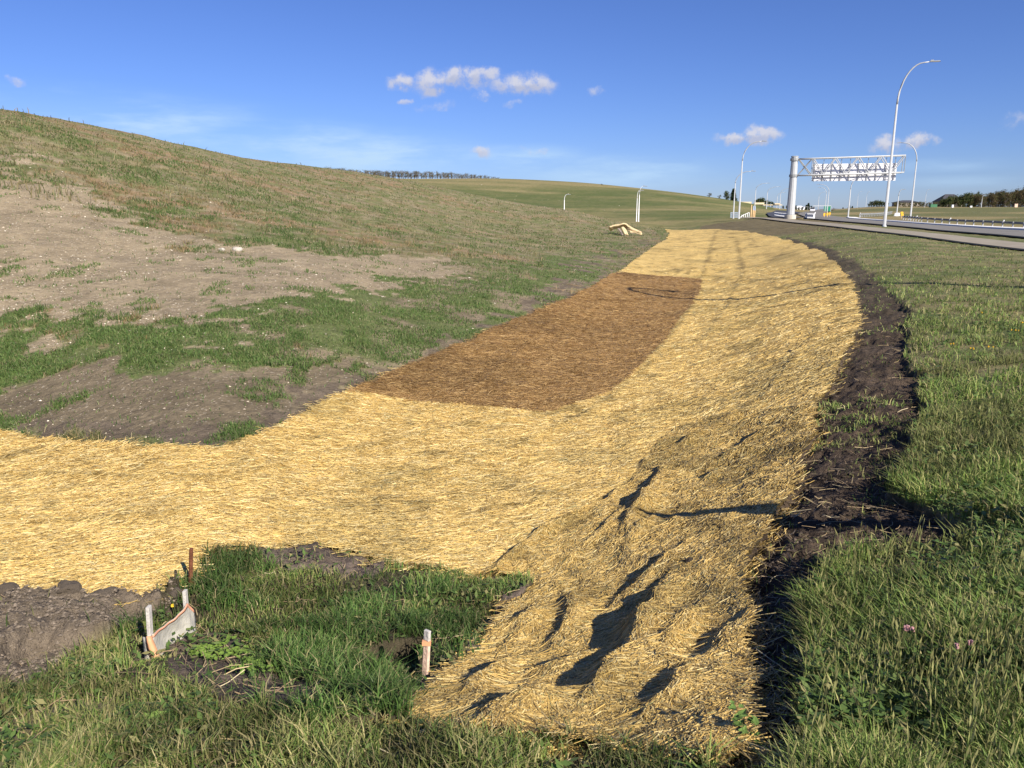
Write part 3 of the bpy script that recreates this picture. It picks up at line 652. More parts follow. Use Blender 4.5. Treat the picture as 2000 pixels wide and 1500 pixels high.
# bottom strip and ditch grass
x, y, r = sample(230000, -330, 1620, 1050, 1760); d = zone(x, y)
mix = fbm(x * 1.3, y * 1.3, 85, 4); m2 = fbm(x * 5, y * 5, 86, 3)
dirt = d['dirt1'] | d['dirt2'] | d['dirt3'] | d['hole']
dens = np.where(d['mud'], .02, np.where(d['mudl'], .01, np.where(dirt, .05, np.where(d['ditch'], .25 + .75 * sst(.36, .5, fbm(x * 2.4, y * 2.4, 82, 3)), .85 * (.2 + .8 * sst(.38, .55, m2))))))
keep = ~d['mat'] & (rng.random(len(x)) < dens) & (y < 7) & (x < 1.6)
x, y, r, mix, m2 = x[keep], y[keep], r[keep], mix[keep], m2[keep]; dt = d['ditch'][keep]; m = len(x); z = terrain(x, y) - .01
lush = dt & (fbm(x * 1.1 + 4, y * 1.1, 87, 3) > .42)
h = np.where(lush, rng.uniform(.08, .20, m), np.where(dt, rng.uniform(.04, .12, m), rng.uniform(.03, .14, m) * (.5 + m2)))
for (su, sv, rad_) in ((828, 1312, .20), (828, 1335, .17), (828, 1360, .15), (294, 1290, .16), (330, 1270, .17), (366, 1246, .15), (315, 1300, .15), (372, 1150, .08), (300, 1315, .12), (420, 1330, .13), (500, 1375, .13), (580, 1385, .12), (640, 1395, .12), (430, 1385, .10)):
    qx, qy = unproj([su], [sv]); h = np.where(np.hypot(x - qx[0], y - qy[0]) < rad_, np.minimum(h, .035), h)
w = rng.uniform(.003, .0055, m) + .0004 * r
c = np.where(lush[:, None], pal([(.085, .160, .036), (.13, .20, .055), (.055, .11, .026), (.24, .25, .10), (.38, .32, .17)], (4, 4, 3, 1.6, .6), m),
             np.where(dt[:, None], pal(GC, (4, 3, 4, 2, 1.5, 2), m) * .85, pal(GC, (2.4, 2.0, 2.6, 2.2, 3.6, 2.8), m) * .78))
c = c * (.8 + .4 * mix)[:, None] * (.65 + .6 * sst(.35, .6, fbm(x * 2.7 + 8, y * 2.7, 99, 3)))[:, None]
o = blades('ditch_grass', x, y, z, h, w, np.clip(rng.normal(.5, .22, m), .02, .92), c)
tag(o, 'tangled green and straw coloured grass around the silt fence and along the bottom edge', 'grass', kind='stuff')
def leaflets(name, u0, u1, v0, v1, nm, test, cols_, wts, label, hh=.07, sz=.016):
    x, y, r = sample(nm, u0, u1, v0, v1); d = zone(x, y); k = ~d['mat'] & test(x, y, d) & (rng.random(len(x)) < sst(.46, .60, fbm(x * 2.1 + 3, y * 2.1, 95, 3)) + .06)
    x, y, r = x[k], y[k], r[k]; m = len(x); z = terrain(x, y) + rng.uniform(.005, hh, m); a = rng.uniform(0, 6.28, m); s_ = sz * rng.uniform(.6, 1.5, m) * (1 + r * .06)
    f = np.c_[np.cos(a), np.sin(a), rng.uniform(-.2, .7, m)] * s_[:, None]; g = np.c_[-np.sin(a), np.cos(a), rng.uniform(-.4, .4, m)] * (s_ * .45)[:, None]; p = np.c_[x, y, z]
    V = np.stack([p - f, p + g, p + f, p - g], 1); c = pal(cols_, wts, m)
    tag(npmesh(name, V.reshape(-1, 3), [np.arange(m * 4).reshape(-1, 4)], M_blade, col=np.repeat(c, 4, 0)), label, 'leaves', kind='stuff')
LC = [(.12, .19, .05), (.17, .23, .07), (.08, .14, .035), (.28, .26, .11)]
leaflets('verge_leaves', 1480, 2900, 560, 1760, 60000, lambda x, y, d: ~d['mud'] & (y < 16), LC, (4, 3, 3, 1), 'small broad leaves mixed through the verge grass', .12)
leaflets('bottom_leaves', -330, 1560, 1090, 1760, 30000, lambda x, y, d: (y < 6.5) & ~d['mudl'] & ~d['mud'], LC, (3, 3, 3, 2), 'small clover like leaves mixed through the grass along the bottom edge')
# dead stalks lying about over mud, ditch and verge foot
x, y, r = sample(16000, -300, 2000, 560, 1700); d = zone(x, y)
T, L = TL(x, y); keep = ~d['mat'] & (y < 16) & (d['mud'] | d['ditch'] | d['dirt1'] | d['dirt2'] | (rng.random(len(x)) < .35)) & ~(d['mudl'] & (rng.random(len(x)) < .75)) & ~d['bare2'] & ~d['green'] & ~d['bare1'] & ((x > -3.2) | (y < 5)) & (rng.random(len(x)) < .6)
x, y, r = x[keep], y[keep], r[keep]; m = len(x)
o = strands('dead_stalks', x, y, terrain(x, y) + .012, rng.uniform(.04, .22, m), rng.uniform(.002, .0045, m) + .0002 * r, rng.uniform(0, math.pi, m),
            pal([(.42, .32, .17), (.28, .20, .11), (.15, .11, .07), (.55, .46, .28)], (3, 4, 4, 1), m), M_straw, None, lift=.03)
tag(o, 'dry broken stalks strewn over the mud and between the grass', 'dead stalks', kind='stuff')

# hill vegetation
x, y, r = sample(640000, -330, 1420, 205, 880); d = zone(x, y)
mid = fbm(x * .55, y * .55, 88, 4); fine = fbm(x * 2.2, y * 2.2, 89, 3); big = fbm(x * .14, y * .14, 90, 3)
tuft = sst(.60, .68, fine * .55 + mid * .45)
dens = np.where(d['bare1'], .02 + .8 * sst(.60, .68, fine * .6 + mid * .4), np.where(d['bare2'], .02 + .75 * sst(.56, .66, fine * .4 + mid * .6), np.where(d['green'], .10 + .9 * sst(.36, .52, fine * .4 + mid * .6), (.08 + .92 * sst(.43, .54, fine * .6 + mid * .4)) * (.6 + .4 * sst(.35, .55, big)))))
keep = ~d['mat'] & (rng.random(len(x)) < dens) & (r < 118) & (x < 2.5 + .17 * y) & (y > 8.8)
x, y, r, mid, fine, big = [q[keep] for q in (x, y, r, mid, fine, big)]; gr_ = d['green'][keep]; b1 = d['bare1'][keep] | d['bare2'][keep]
m = len(x); z = terrain(x, y) - .01
h = np.where(gr_, rng.uniform(.04, .12, m), rng.uniform(.05, .20, m)) * np.where(b1, .6, 1) * (.7 + .6 * fine); w = .0035 + .00065 * r * rng.uniform(.5, 1.3, m)
rusty = sst(.48, .60, fbm(x * .13 + 7, y * .2, 53, 3))
ca = pal([(.095, .155, .040), (.13, .18, .055), (.065, .115, .030), (.20, .21, .09)], (4, 4, 3, 1.5), m)
cb = pal([(.14, .155, .06), (.25, .20, .10), (.32, .27, .15), (.10, .13, .04), (.19, .17, .08)], (4, 2.5, 1.8, 3.5, 3), m)
cr_ = pal([(.25, .175, .08), (.32, .24, .12), (.16, .14, .065)], (3, 2, 3), m)
cb = np.where((rng.random(m) < rusty * .7)[:, None], cr_, cb)
gp = rng.random(m) < sst(.45, .58, mid)
cb = np.where(gp[:, None], ca * .85, cb * .92)
c = np.where(gr_[:, None] | b1[:, None], ca, cb) * 1.12
o = blades('hill_grass', x, y, z, h, w, np.clip(rng.normal(.6, .22, m), .02, .95), c)
tag(o, 'patchy green and rusty brown grass tufts over the bare left hillside', 'grass', kind='stuff')
x, y, r = sample(60000, -330, 1000, 205, 400); k = (r > 30) & (r < 118) & (rng.random(len(x)) < .06) & (fbm(x * .3, y * .3, 98, 3) > .5); x, y = x[k], y[k]; m = len(x); r = r[k]
o = blades('hill_weeds', x, y, terrain(x, y), rng.uniform(.15, .5, m), .02 + .0006 * r, rng.uniform(.1, .6, m), pal([(.20, .17, .08), (.13, .14, .06), (.26, .21, .11)], (2, 2, 1), m))
tag(o, 'taller brownish weeds dotted along the upper hillside and its skyline', 'weeds', kind='stuff')
# taller weeds breaking the skyline of the hill and further slopes
# stones on the hill
def stones(name, x, y, z, s, col, parent=None):
    m = len(x)
    base = np.array([(1,0,0),(-.9,.2,0),(0,1,.1),(.1,-1,0),(0,.1,.8),(0,0,-.6)]); F8 = np.array([(0,2,4),(2,1,4),(1,3,4),(3,0,4),(2,0,5),(1,2,5),(3,1,5),(0,3,5)])
    a = rng.uniform(0, 6.28, m); V = base[None] * rng.uniform(.6, 1.25, (m, 6, 3)) * s[:, None, None] * np.array([1, .8, .65])
    ca_, sa_ = np.cos(a)[:, None], np.sin(a)[:, None]; X = V[..., 0] * ca_ - V[..., 1] * sa_; Y = V[..., 0] * sa_ + V[..., 1] * ca_
    V = np.stack([X + x[:, None], Y + y[:, None], V[..., 2] + z[:, None]], -1)
    Fq = (np.arange(m)[:, None, None] * 6 + F8[None]).reshape(-1, 3)
    return npmesh(name, V.reshape(-1, 3), [Fq], M_stone, parent, col=np.repeat(col, 6, 0))
x, y, r = sample(52000, -330, 1250, 290, 860); d = zone(x, y)
cl = fbm(x * .5, y * .5, 93, 3)
keep = ~d['mat'] & (rng.random(len(x)) < np.where(d['bare1'], .55 * sst(.35, .6, cl) + .1, np.where(d['bare2'], .05, .08))) & (y > 8.8) & (x < 2.5 + .15 * y)
x, y, r = x[keep], y[keep], r[keep]; m = len(x); sz = (.009 + .026 * rng.random(m) ** 4) * (.6 + r * .024)
o = stones('pebbles', x, y, terrain(x, y) + sz * .3, sz, pal([(.56, .48, .36), (.44, .36, .27), (.68, .61, .49), (.33, .28, .22)], (4, 4, 2, 2), m))
tag(o, 'pale pebbles scattered over the bare hillside soil', 'pebbles', kind='stuff')
# small mud crumbs beside the blanket
x, y, r = sample(34000, 1340, 1900, 560, 1600); d = zone(x, y); keep = ~d['mat'] & d['mud']; x, y, r = x[keep], y[keep], r[keep]; m = len(x); sz = (.003 + .022 * rng.random(m) ** 5)
o = stones('mud_crumbs', x, y, terrain(x, y) + sz * .2, sz, pal([(.060, .044, .032), (.095, .072, .052), (.04, .029, .022)], (3, 2, 2), m))
tag(o, 'dark earth crumbs loose on the churned mud strip', 'mud crumbs', kind='stuff')
x, y, r = sample(22000, -300, 380, 1130, 1380); d = zone(x, y); keep = ~d['mat'] & d['mudl']; x, y, r = x[keep], y[keep], r[keep]; m = len(x); sz = (.004 + .018 * rng.random(m) ** 4)
o = stones('soil_crumbs', x, y, terrain(x, y) + sz * .2, sz, pal([(.15, .12, .09), (.20, .16, .12), (.11, .085, .06)], (3, 2, 2), m))
tag(o, 'grey brown crumbs on the soil bank at the lower left', 'soil crumbs', kind='stuff')
# ------------------------------------------------------------------ roads, path
def strip(name, L_, R_, m, off, y0, y1, nx=4, kind='structure', fa=0.0, fb=1.0, thick=.06):
    ys = []; y = y0
    while y < y1: ys.append(y); y += max(.8, abs(y) * .012)
    ys.append(y1); ys = np.array(ys); l = interp_line(L_, ys); r_ = interp_line(R_, ys)
    t = np.linspace(fa, fb, nx)
    X = l[:, None] + (r_ - l)[:, None] * t; Y = np.repeat(ys[:, None], nx, 1)
    Z = road_z(X, Y) + off
    top = np.c_[X.ravel(), Y.ravel(), Z.ravel()]; nV = len(top); bot = top.copy(); bot[:, 2] -= thick
    I, J = np.meshgrid(np.arange(len(ys) - 1), np.arange(nx - 1), indexing='ij'); a = (I * nx + J).ravel()
    Ft = np.c_[a, a + 1, a + nx + 1, a + nx]
    e1 = np.arange(len(ys) - 1) * nx; e2 = e1 + nx - 1
    S1 = np.c_[e1 + nx, e1 + nx + nV, e1 + nV, e1]; S2 = np.c_[e2, e2 + nV, e2 + nx + nV, e2 + nx]
    o = npmesh(name, np.r_[top, bot], [Ft, S1, S2], m); o['kind'] = kind; return o
def road_z(x, y): r = np.hypot(x, y); return hz(x, y) + .03 + .0007 * r
strip('walking_path', PATH_L, PATH_R, M_path, .02, -60, 128)
strip('highway', ROAD_R, HWY_R, M_asph, .0, -60, 133, nx=14)
strip('ramp_road', ROAD_L, ROAD_R, M_asph, .03, -60, 370, nx=5)
strip('side_road', RAMP_L, RAMP_R, M_asphd, .05, 111, 240, nx=5)
o = strip('median_kerb', ROAD_R, [(a + 1.5, b) for a, b in ROAD_R], M_curb, .14, -60, 134, nx=2, kind='', thick=.2)
del o['kind']; tag(o, 'long pale concrete kerb running beside the highway lane', 'kerb')

def world(u, v, Y):
    x, y, z = pt(u, v, Y); return float(x), float(y), float(z) + EYE
def gz_(x, y): return float(terrain(np.array([x]), np.array([y]))[0])
def spot(u, v): x, y = unproj([u], [v]); return float(x[0]), float(y[0])
def tri(a, b, t): return tuple(a[i] + (b[i] - a[i]) * t for i in range(len(a)))

# ------------------------------------------------------------------ street lamps
def make_lamp(H, arm, adir, base=(0,0,0), label='', group='street lamps along the highway', rb=.13, mtl=None, name='street_lamp', yaw_head=True, col=None):
    mtl = mtl or M_galv
    t = empty(name, base, 0, label=label, cat='street lamp', group=group)
    ca_, sa_ = math.cos(adir), math.sin(adir); hs = H * .76
    k = rb / .13
    MB().tube([(0, 0, .0), (0, 0, .12), (0, 0, .121), (0, 0, hs)], [rb * 1.5, rb * 1.5, rb, rb * .62], 10).build('pole', mtl, t, True)
    pts = []
    for i in range(11):
        a = i / 10 * math.pi / 2; q = arm * (1 - math.cos(a)) * .82; hgt = hs + (H - hs) * math.sin(a)
        pts.append((q * ca_, q * sa_, hgt))
    pts.append((arm * ca_, arm * sa_, H + .03))
    MB().tube(pts, [rb * .62 * (1 - .035 * i) for i in range(len(pts))], 8).build('arm', mtl, t, True)
    L = max(.75, arm * .25)
    hd = MB().box(((arm + L * .5) * ca_, (arm + L * .5) * sa_, H + .05), (L, .30 * k, .07), adir, .8)
    hd.box(((arm + L * .22) * ca_, (arm + L * .22) * sa_, H + .12), (L * .35, .2 * k, .07), adir, .7)
    h = hd.build('luminaire', M_galvd, t, bevel=.01)
    MB().box(((arm + L * .62) * ca_, (arm + L * .62) * sa_, H + .006), (L * .5, .22 * k, .015), adir).build('lens', M_white, h)
    return t
RD = math.atan2(-.37, .93)                       # over the road
def lamp_at(u, vb, vt, ahead, label, Y=None, rb=.13, base_z=None, armlen=None, H=None, mtl=None):
    if Y is None: x, y = spot(u, vb)
    else: x, y = world(u, vb, Y)[:2]
    z = gz_(x, y) if base_z is None else base_z
    ztop = world(u, vt, y)[2]
    Hh = ztop - z if H is None else H
    al = armlen if armlen else Hh * .25
    return make_lamp(Hh, al, ahead, (x, y, z - .03), label, rb=rb, mtl=mtl)
lamp_at(1727, 443, 124, RD, 'tallest and nearest curved street lamp, on the grass strip beside the walking path', armlen=1.9, rb=.12)
lamp_at(1443, 425, 277, RD, 'tall curved lamp left of the sign gantry, topped under the small left cloud', armlen=2.7, Y=125, rb=.14)
lamp_at(1432, 426, 335, RD, 'shorter curved lamp just left of another taller lamp near the blue railing', Y=128, armlen=2.3, rb=.11)
lamp_at(1473, 420, 358, RD, 'distant curved lamp above the tan wooden posts', Y=230, armlen=3.0)
lamp_at(1496, 419, 365, RD, 'distant curved lamp standing behind the dark side road', Y=255, armlen=3.2)
lamp_at(1516, 417, 376, RD, 'faint distant lamp, second to the left of the gantry post', Y=330, armlen=2.5)
lamp_at(1522, 417, 368, RD, 'distant curved lamp nearest to the left side of the gantry post', Y=300, armlen=3.4)
lamp_at(1597, 415, 375, RD, 'small far lamp under the left part of the gantry sign', Y=380, armlen=2.6)
lamp_at(1611, 415, 366, math.pi + RD, 'thin far lamp with arm to the left under the gantry sign', Y=290, armlen=2.4)
lamp_at(1615, 420, 360, math.pi + RD, 'far lamp with arm to the left above the green highway signs', Y=240, armlen=3.0)
lamp_at(1656, 427, 352, RD, 'straight lamp below the middle of the gantry sign, right of the yellow markers', Y=170, armlen=.9, rb=.15)
lamp_at(1674, 404, 374, RD, 'faint lamp on the skyline right of the gantry centre', Y=520, armlen=1.6)
lamp_at(1691, 403, 374, RD, 'faint lamp on the skyline left of the dark round bushes', Y=500, armlen=1.6)
lamp_at(1751, 421, 370, RD, 'short lamp between the two big lamps beside the yellow sign', Y=195, armlen=.7, rb=.15)
lamp_at(1778, 425, 278, math.pi + RD, 'large lamp with arm to the left beyond the highway guardrail', Y=150, armlen=2.9, rb=.16)
lamp_at(1806, 405, 370, RD, 'faint thin lamp above the brown hedge on the right', Y=300, armlen=.8, rb=.08)
lamp_at(1916, 407, 381, RD, 'thin lamp pole standing before the tall brown trees on the right', Y=290, armlen=.5, rb=.12)
lamp_at(1247, 433, 364, RD, 'white lamp at the foot of the far green hill, right one of a close pair', armlen=.5, rb=.085, mtl=M_white)
lamp_at(1243, 433, 372, RD, 'white lamp at the foot of the far green hill, left one of a close pair', armlen=.3, rb=.07, mtl=M_white)
lamp_at(1102, 411, 380, RD, 'small curved lamp rising behind the left hillside, alone before the far hill', Y=150, armlen=.5, rb=.09, mtl=M_white)
# unseen lamp and path sign, placed by the shadows they cast on the blankets
SUN_EL = math.radians(34); TR = Vector((-.57, .82, 0)).normalized()
def shadow_lamp(u, v, label):
    x, y = spot(u, v); z = float(mat_z(np.array([x]), np.array([y]))[0]); H = 11.2
    base_g = z + 1.2
    for _ in range(4):
        top = base_g + H; t = (top - z) / math.tan(SUN_EL); hx, hy = x - TR.x * t, y - TR.y * t
        bx_, by_ = hx - math.cos(RD) * 1.0, hy - math.sin(RD) * 1.0; base_g = gz_(bx_, by_)
    make_lamp(H, 2.6, RD, (bx_, by_, base_g), label, rb=.15)
def side_sign():
    x, y = spot(1318, 1011); z = float(mat_z(np.array([x]), np.array([y]))[0]); gl = -.05
    for _ in range(6):
        t = (gl + 2.25 - z) / math.tan(SUN_EL); qx, qy = x - TR.x * t, y - TR.y * t; gl = gz_(qx, qy)
    t = empty('path_sign', (qx, qy, gl), 0, label='small path sign on a steel post beside the photographer, casting the dark paddle shadow', cat='road sign')
    MB().box((0, 0, 1.1), (.055, .055, 2.2)).build('post', M_galvd, t)
    a = math.atan2(TR.y, TR.x) + .30
    MB().box((0, 0, 1.92), (.68, .02, .72), a).build('board', M_alu, t, bevel=.008)  # unseen board, sized and turned to give its cast shadow the paddle shape
side_sign()
shadow_lamp(1212, 560, 'street lamp beside the path, its thin shadow crossing the brown mat')

# ------------------------------------------------------------------ cantilever sign gantry
GB = world(1543, 428, 106); gbz = gz_(GB[0], GB[1])
g = empty('sign_gantry', (GB[0], GB[1], gbz), 0, label='galvanised cantilever truss gantry carrying a long white sign seen from behind', cat='sign gantry')
ex, ey, _ = world(1765, 320, 103); ax = Vector((ex - GB[0], ey - GB[1], 0)); GL = ax.length; ax.normalize(); nx_ = Vector((-ax.y, ax.x, 0))
MB().tube([(0,0,-.3),(0,0,.55)], .74, 20).build('foundation', M_conc, g, bevel=.03)
MB().tube([(0,0,.55),(0,0,.62)], .66, 16).build('base_plate', M_galvd, g)
MB().tube([(0,0,.62),(0,0,8.0)], [.54,.43], 12).build('post', M_galv, g)
MB().tube([(0,0,8.0),(0,0,8.12)], [.50,.46], 12).build('post_cap', M_galvd, g)
for h in (5.62, 7.68): MB().tube([(0,0,h-.17),(0,0,h-.16),(0,0,h+.16),(0,0,h+.17)], [.46,.56,.56,.46], 12).build('collar', M_galvd, g)
def gp(s, side, h): c = ax * s + nx_ * side; return (c.x, c.y, h + .021 * s)
S0, S1_ = .5, GL; wd_ = .62; HB, HT = 5.62, 7.72
for side in (-wd_, wd_):
    for h in (HB, HT):
        MB().tube([gp(S0, side * .6, h), gp(2.2, side, h), gp(S1_, side, h)], .085, 8).build('chord', M_galv, g, True)
nb = 4; seg = (S1_ - 2.3) / nb
for side in (-wd_, wd_):
    MB().tube([gp(S0, side * .6, HT), gp(2.2, side, HB)], .06, 6).build('diagonal_brace', M_galvd, g)
    MB().tube([gp(S0, side * .6, HB), gp(2.2, side, HT)], .055, 6).build('diagonal_brace', M_galvd, g)
    for i in range(nb):
        s0 = 2.3 + i * seg; s1 = s0 + seg
        MB().tube([gp(s0, side, HT), gp((s0 + s1) / 2, side, HB)], .06, 6).build('diagonal_brace', M_galv, g)
        MB().tube([gp((s0 + s1) / 2, side, HB), gp(s1, side, HT)], .06, 6).build('diagonal_brace', M_galv, g)
    for s_ in (2.3, S1_): MB().tube([gp(s_, side, HB), gp(s_, side, HT)], .045, 6).build('upright', M_galvd, g)
for s_ in np.linspace(2.3, S1_, 6):
    for h in (HB, HT): MB().tube([gp(s_, -wd_, h), gp(s_, wd_, h)], .035, 6).build('cross_tie', M_galvd, g)
for i in range(5):
    s0 = 2.3 + i * (S1_ - 2.3) / 5; s1 = s0 + (S1_ - 2.3) / 5
    MB().tube([gp(s0, wd_ if i % 2 else -wd_, HB), gp(s1, -wd_ if i % 2 else wd_, HB)], .035, 6).build('cross_tie', M_galvd, g)
sb = MB(); sg0, sg1 = 2.45, S1_ - .55; zb0, zt0 = 4.78, 6.98
c0 = gp((sg0 + sg1) / 2, wd_ + .42, (zb0 + zt0) / 2); ra = math.atan2(ax.y, ax.x)
sb.box(c0, (sg1 - sg0, .05, zt0 - zb0), ra)
for i in range(8):
    c = gp((sg0 + sg1) / 2, wd_ + .375, zb0 + .14 + i * .275); sb.box(c, (sg1 - sg0 - .05, .03, .035), ra)
sb.build('sign_panel', M_alu, g)
for s_ in np.linspace(sg0 + .25, sg1 - .25, 10):
    MB().box(gp(float(s_), wd_ + .28, (zb0 + HT) / 2 + .05), (.05, .10, HT - zb0 + .15), ra).build('hanger', M_galvd, g)

# ------------------------------------------------------------------ guardrails
def guardrail(pts, spacing, label, refl=6, h=.72, postm=None, beamm=None, post_w=.12):
    P_ = [Vector((a, b, 0)) for a, b in pts]
    out = []; acc = 0
    for i in range(len(P_) - 1):
        d = P_[i + 1] - P_[i]; L = d.length; d.normalize(); s = acc
        while s < L: q = P_[i] + d * s; out.append((q.x, q.y, math.atan2(d.y, d.x))); s += spacing
        acc = s - L
    z0 = [float(road_z(np.array(a), np.array(b))) for a, b, _ in out]
    t = empty('guardrail', (out[0][0], out[0][1], z0[0]), 0, label=label, cat='guardrail', group='guardrails by the highway')
    o0 = Vector((out[0][0], out[0][1], z0[0]))
    bm = MB()
    for hh, rr_ in ((h - .04, .055), (h - .24, .055)):
        bm.tube([(a - o0.x, b - o0.y, z - o0.z + hh) for (a, b, _), z in zip(out, z0)], rr_, 6)
    bm.tube([(a - o0.x, b - o0.y, z - o0.z + h - .14) for (a, b, _), z in zip(out, z0)], .05, 4)
    bm.build('beam', beamm or M_galvd, t)
    pm = MB().box((0, 0, h / 2), (post_w, post_w, h)).build('post', postm or M_galv, t)
    rm_ = MB().box((0, 0, h + .08), (.10, .12, .2)).build('reflector', M_white, t)
    for k, ((a, b, an), z) in enumerate(zip(out, z0)):
        off = Vector((math.sin(an), -math.cos(an), 0)) * -.11
        p = pm if k == 0 else pm.copy()
        if k: C.objects.link(p); p.parent = t
        p.location = Vector((a, b, z)) - o0 + off; p.rotation_euler = (0, 0, an)
        if k % refl == 0:
            q = rm_ if k == 0 else rm_.copy()
            if k: C.objects.link(q); q.parent = t
            q.location = Vector((a, b, z)) - o0; q.rotation_euler = (0, 0, an)
    return t
guardrail([(69.5,84),(66.8,102),(65.7,112),(65,125),(69,140)], 1.9, 'long guardrail with white reflectors across the right edge beyond the kerb')
guardrail([(66,150),(72,163),(84,181),(97,202)], 2.0, 'dark guardrail climbing behind the nearest lamp toward the white barrier end', refl=40)
guardrail([(39.6,103.5),(40.6,108),(42.4,114)], 1.0, 'short guardrail with stubby white posts right of the gantry footing', refl=99, h=.66, postm=M_white, beamm=M_dark, post_w=.22)
guardrail([(42.6,121),(45.6,133),(50.5,152)], 2.2, 'short guardrail with white posts left of the gantry footing', refl=99, h=.62, postm=M_white, beamm=M_dark, post_w=.2)
x_, y_, z_ = world(1752, 421, 190); bt_ = MB().box((0,0,.35), (.5, 3.2, .75), -.75, .75).build('barrier_end', M_curb, None, bevel=.04); bt_.location = (x_, y_, gz_(x_, y_)); tag(bt_, 'white sloped concrete barrier end where the dark guardrail stops', 'barrier')

# ------------------------------------------------------------------ little roadside things
def marker(u, vb, vt, Y, label, bw=.3, bh=.45):
    x, y, _ = world(u, vb, Y); z = gz_(x, y); H = world(u, vt, Y)[2] - z
    t = empty('hazard_marker', (x, y, z), 0, label=label, cat='road sign', group='yellow hazard markers')
    MB().box((0, 0, H * .5), (.10, .08, H)).build('post', M_tan, t)
    b = MB().box((0, -.06, H - bh / 2), (bw, .03, bh)).build('board', M_yel, t, bevel=.01); return t
marker(1609, 428, 416, 126, 'yellow hazard marker on a tan post, left of the pair below the green signs')
marker(1615, 428, 415.5, 127, 'yellow hazard marker on a tan post, right of the pair below the green signs')
marker(1620, 424, 415, 150, 'faded orange marker board beside the yellow pair', .3, .4)
x, y, _ = world(1761, 420, 165); z = gz_(x, y); t = empty('chevron_sign', (x, y, z), 0, label='stacked yellow chevron board on a post behind the guardrail end', cat='road sign')
MB().box((0,0,.7), (.1,.1,1.4)).build('post', M_tan, t)
for i in range(2): MB().box((.1 - .12 * i, -.08, 1.0 + .42 * i - .25), (.55, .03, .38)).build('board', M_yel, t)
# overhead green signs far up the road
x, y, _ = world(1622, 413, 300); z = gz_(x, y) - .5; t = empty('overhead_sign', (x, y, z), 0, label='far overhead mast with two green highway sign panels', cat='road sign')
ht = world(1622, 402, 300)[2] - z
MB().tube([(0,0,0),(0,0,ht)], .14, 8).build('mast', M_galv, t); MB().box((-3.4,0,ht), (6.8,.2,.2)).build('beam', M_galv, t)
for k, (ua, ub) in enumerate(((1609, 1614.2), (1616, 1622))):
    xa = world(ua, 404, 300)[0] - x; xb = world(ub, 404, 300)[0] - x
    MB().box(((xa + xb) / 2, -.2, ht - 1.05), (xb - xa, .06, 1.9)).build('sign_panel', M_green, t, bevel=.02)
for (ua, lb) in ((1567, 'far signal mast with dark signal head at the left of the road top'), (1588, 'far signal mast with dark signal head at the right of the road top')):
    x, y, _ = world(ua, 412, 330); z = gz_(x, y) - .4; t = empty('traffic_signal', (x, y, z), 0, label=lb, cat='traffic signal')
    hh = world(ua, 403.5, 330)[2] - z
    MB().tube([(2.2,0,0),(2.2,0,hh)], .1, 6).build('mast', M_galvd, t); MB().box((1.1,0,hh-.06), (2.4,.12,.12)).build('mast_arm', M_galvd, t)
    MB().box((0,-.1,hh-.3), (.9,.3,.38)).build('signal_head', M_dark, t, bevel=.03)
# white car coming over the rise
x, y, _ = world(1586.5, 414, 285); z = float(road_z(np.array(x), np.array(y))) + .03
t = empty('white_car', (x, y, z), -.36, label='tiny white car at the top of the rising ramp road', cat='car')
cb_ = MB().box((0,0,.55), (1.75,4.2,.62)); cb_.build('body', M_white, t, bevel=.12); MB().box((0,.25,1.1), (1.55,2.3,.52), 0, .8).build('cabin', M_dark, t, bevel=.06)
MB().box((0,.25,1.385), (1.2,1.8,.05)).build('roof', M_white, t, bevel=.02)
for sx in (-.8,.8):
    for sy in (-1.35,1.35): MB().tube([(sx-.1,sy,.31),(sx+.1,sy,.31)], .31, 12).build('wheel', M_dark, t)
# blue grey railing and wooden posts left of the gantry
x0_, y0_, _ = world(1427, 421, 134); z = gz_(x0_, y0_); t = empty('metal_railing', (x0_, y0_, z), 0, label='blue grey barred railing panel left of the tan wooden posts', cat='railing')
for h in (.08, .45, .82): MB().box((.68, 0, h), (1.36, .05, .06)).build('rail', M_blue, t)
for i in range(9): MB().box((i * .17, 0, .45), (.055, .06, .9)).build('bar', M_blue, t)
x1_, y1_, _ = world(1445, 424, 128); z1 = gz_(x1_, y1_); t = empty('stair_railing', (x1_, y1_, z1), 0, label='white sloping stair railing between the tall lamp and the wooden posts', cat='railing')
MB().tube([(0,0,.12),(.6,.1,.55),(1.5,.2,.92)], .05, 6).build('handrail', M_white, t)
for i in range(5): MB().box((.35 + .3 * i, .12 + .03 * i, .28 + .04 * i), (.09, .06, .56 + .1 * i)).build('baluster', M_white, t)
for (u, vb, vt, lb, mm) in ((1466.5, 424, 400, 'tan wooden post, left and tallest of three beside the railing', M_tan), (1470.5, 425, 402, 'grey topped wooden post, middle of three beside the railing', M_tan), (1473.5, 425, 403, 'grey topped wooden post, right one of three beside the railing', M_tan)):
    x, y, _ = world(u, vb, 130); z = gz_(x, y); H = world(u, vt, 130)[2] - z
    t = empty('wooden_post', (x, y, z), 0, label=lb, cat='post', group='wooden posts near the railing')
    MB().box((0,0,H*.32), (.17,.17,H*.64)).build('lower_post', mm, t); MB().box((0,0,H*.82), (.14,.14,H*.36)).build('upper_post', M_tan if u < 1468 else M_blue, t)
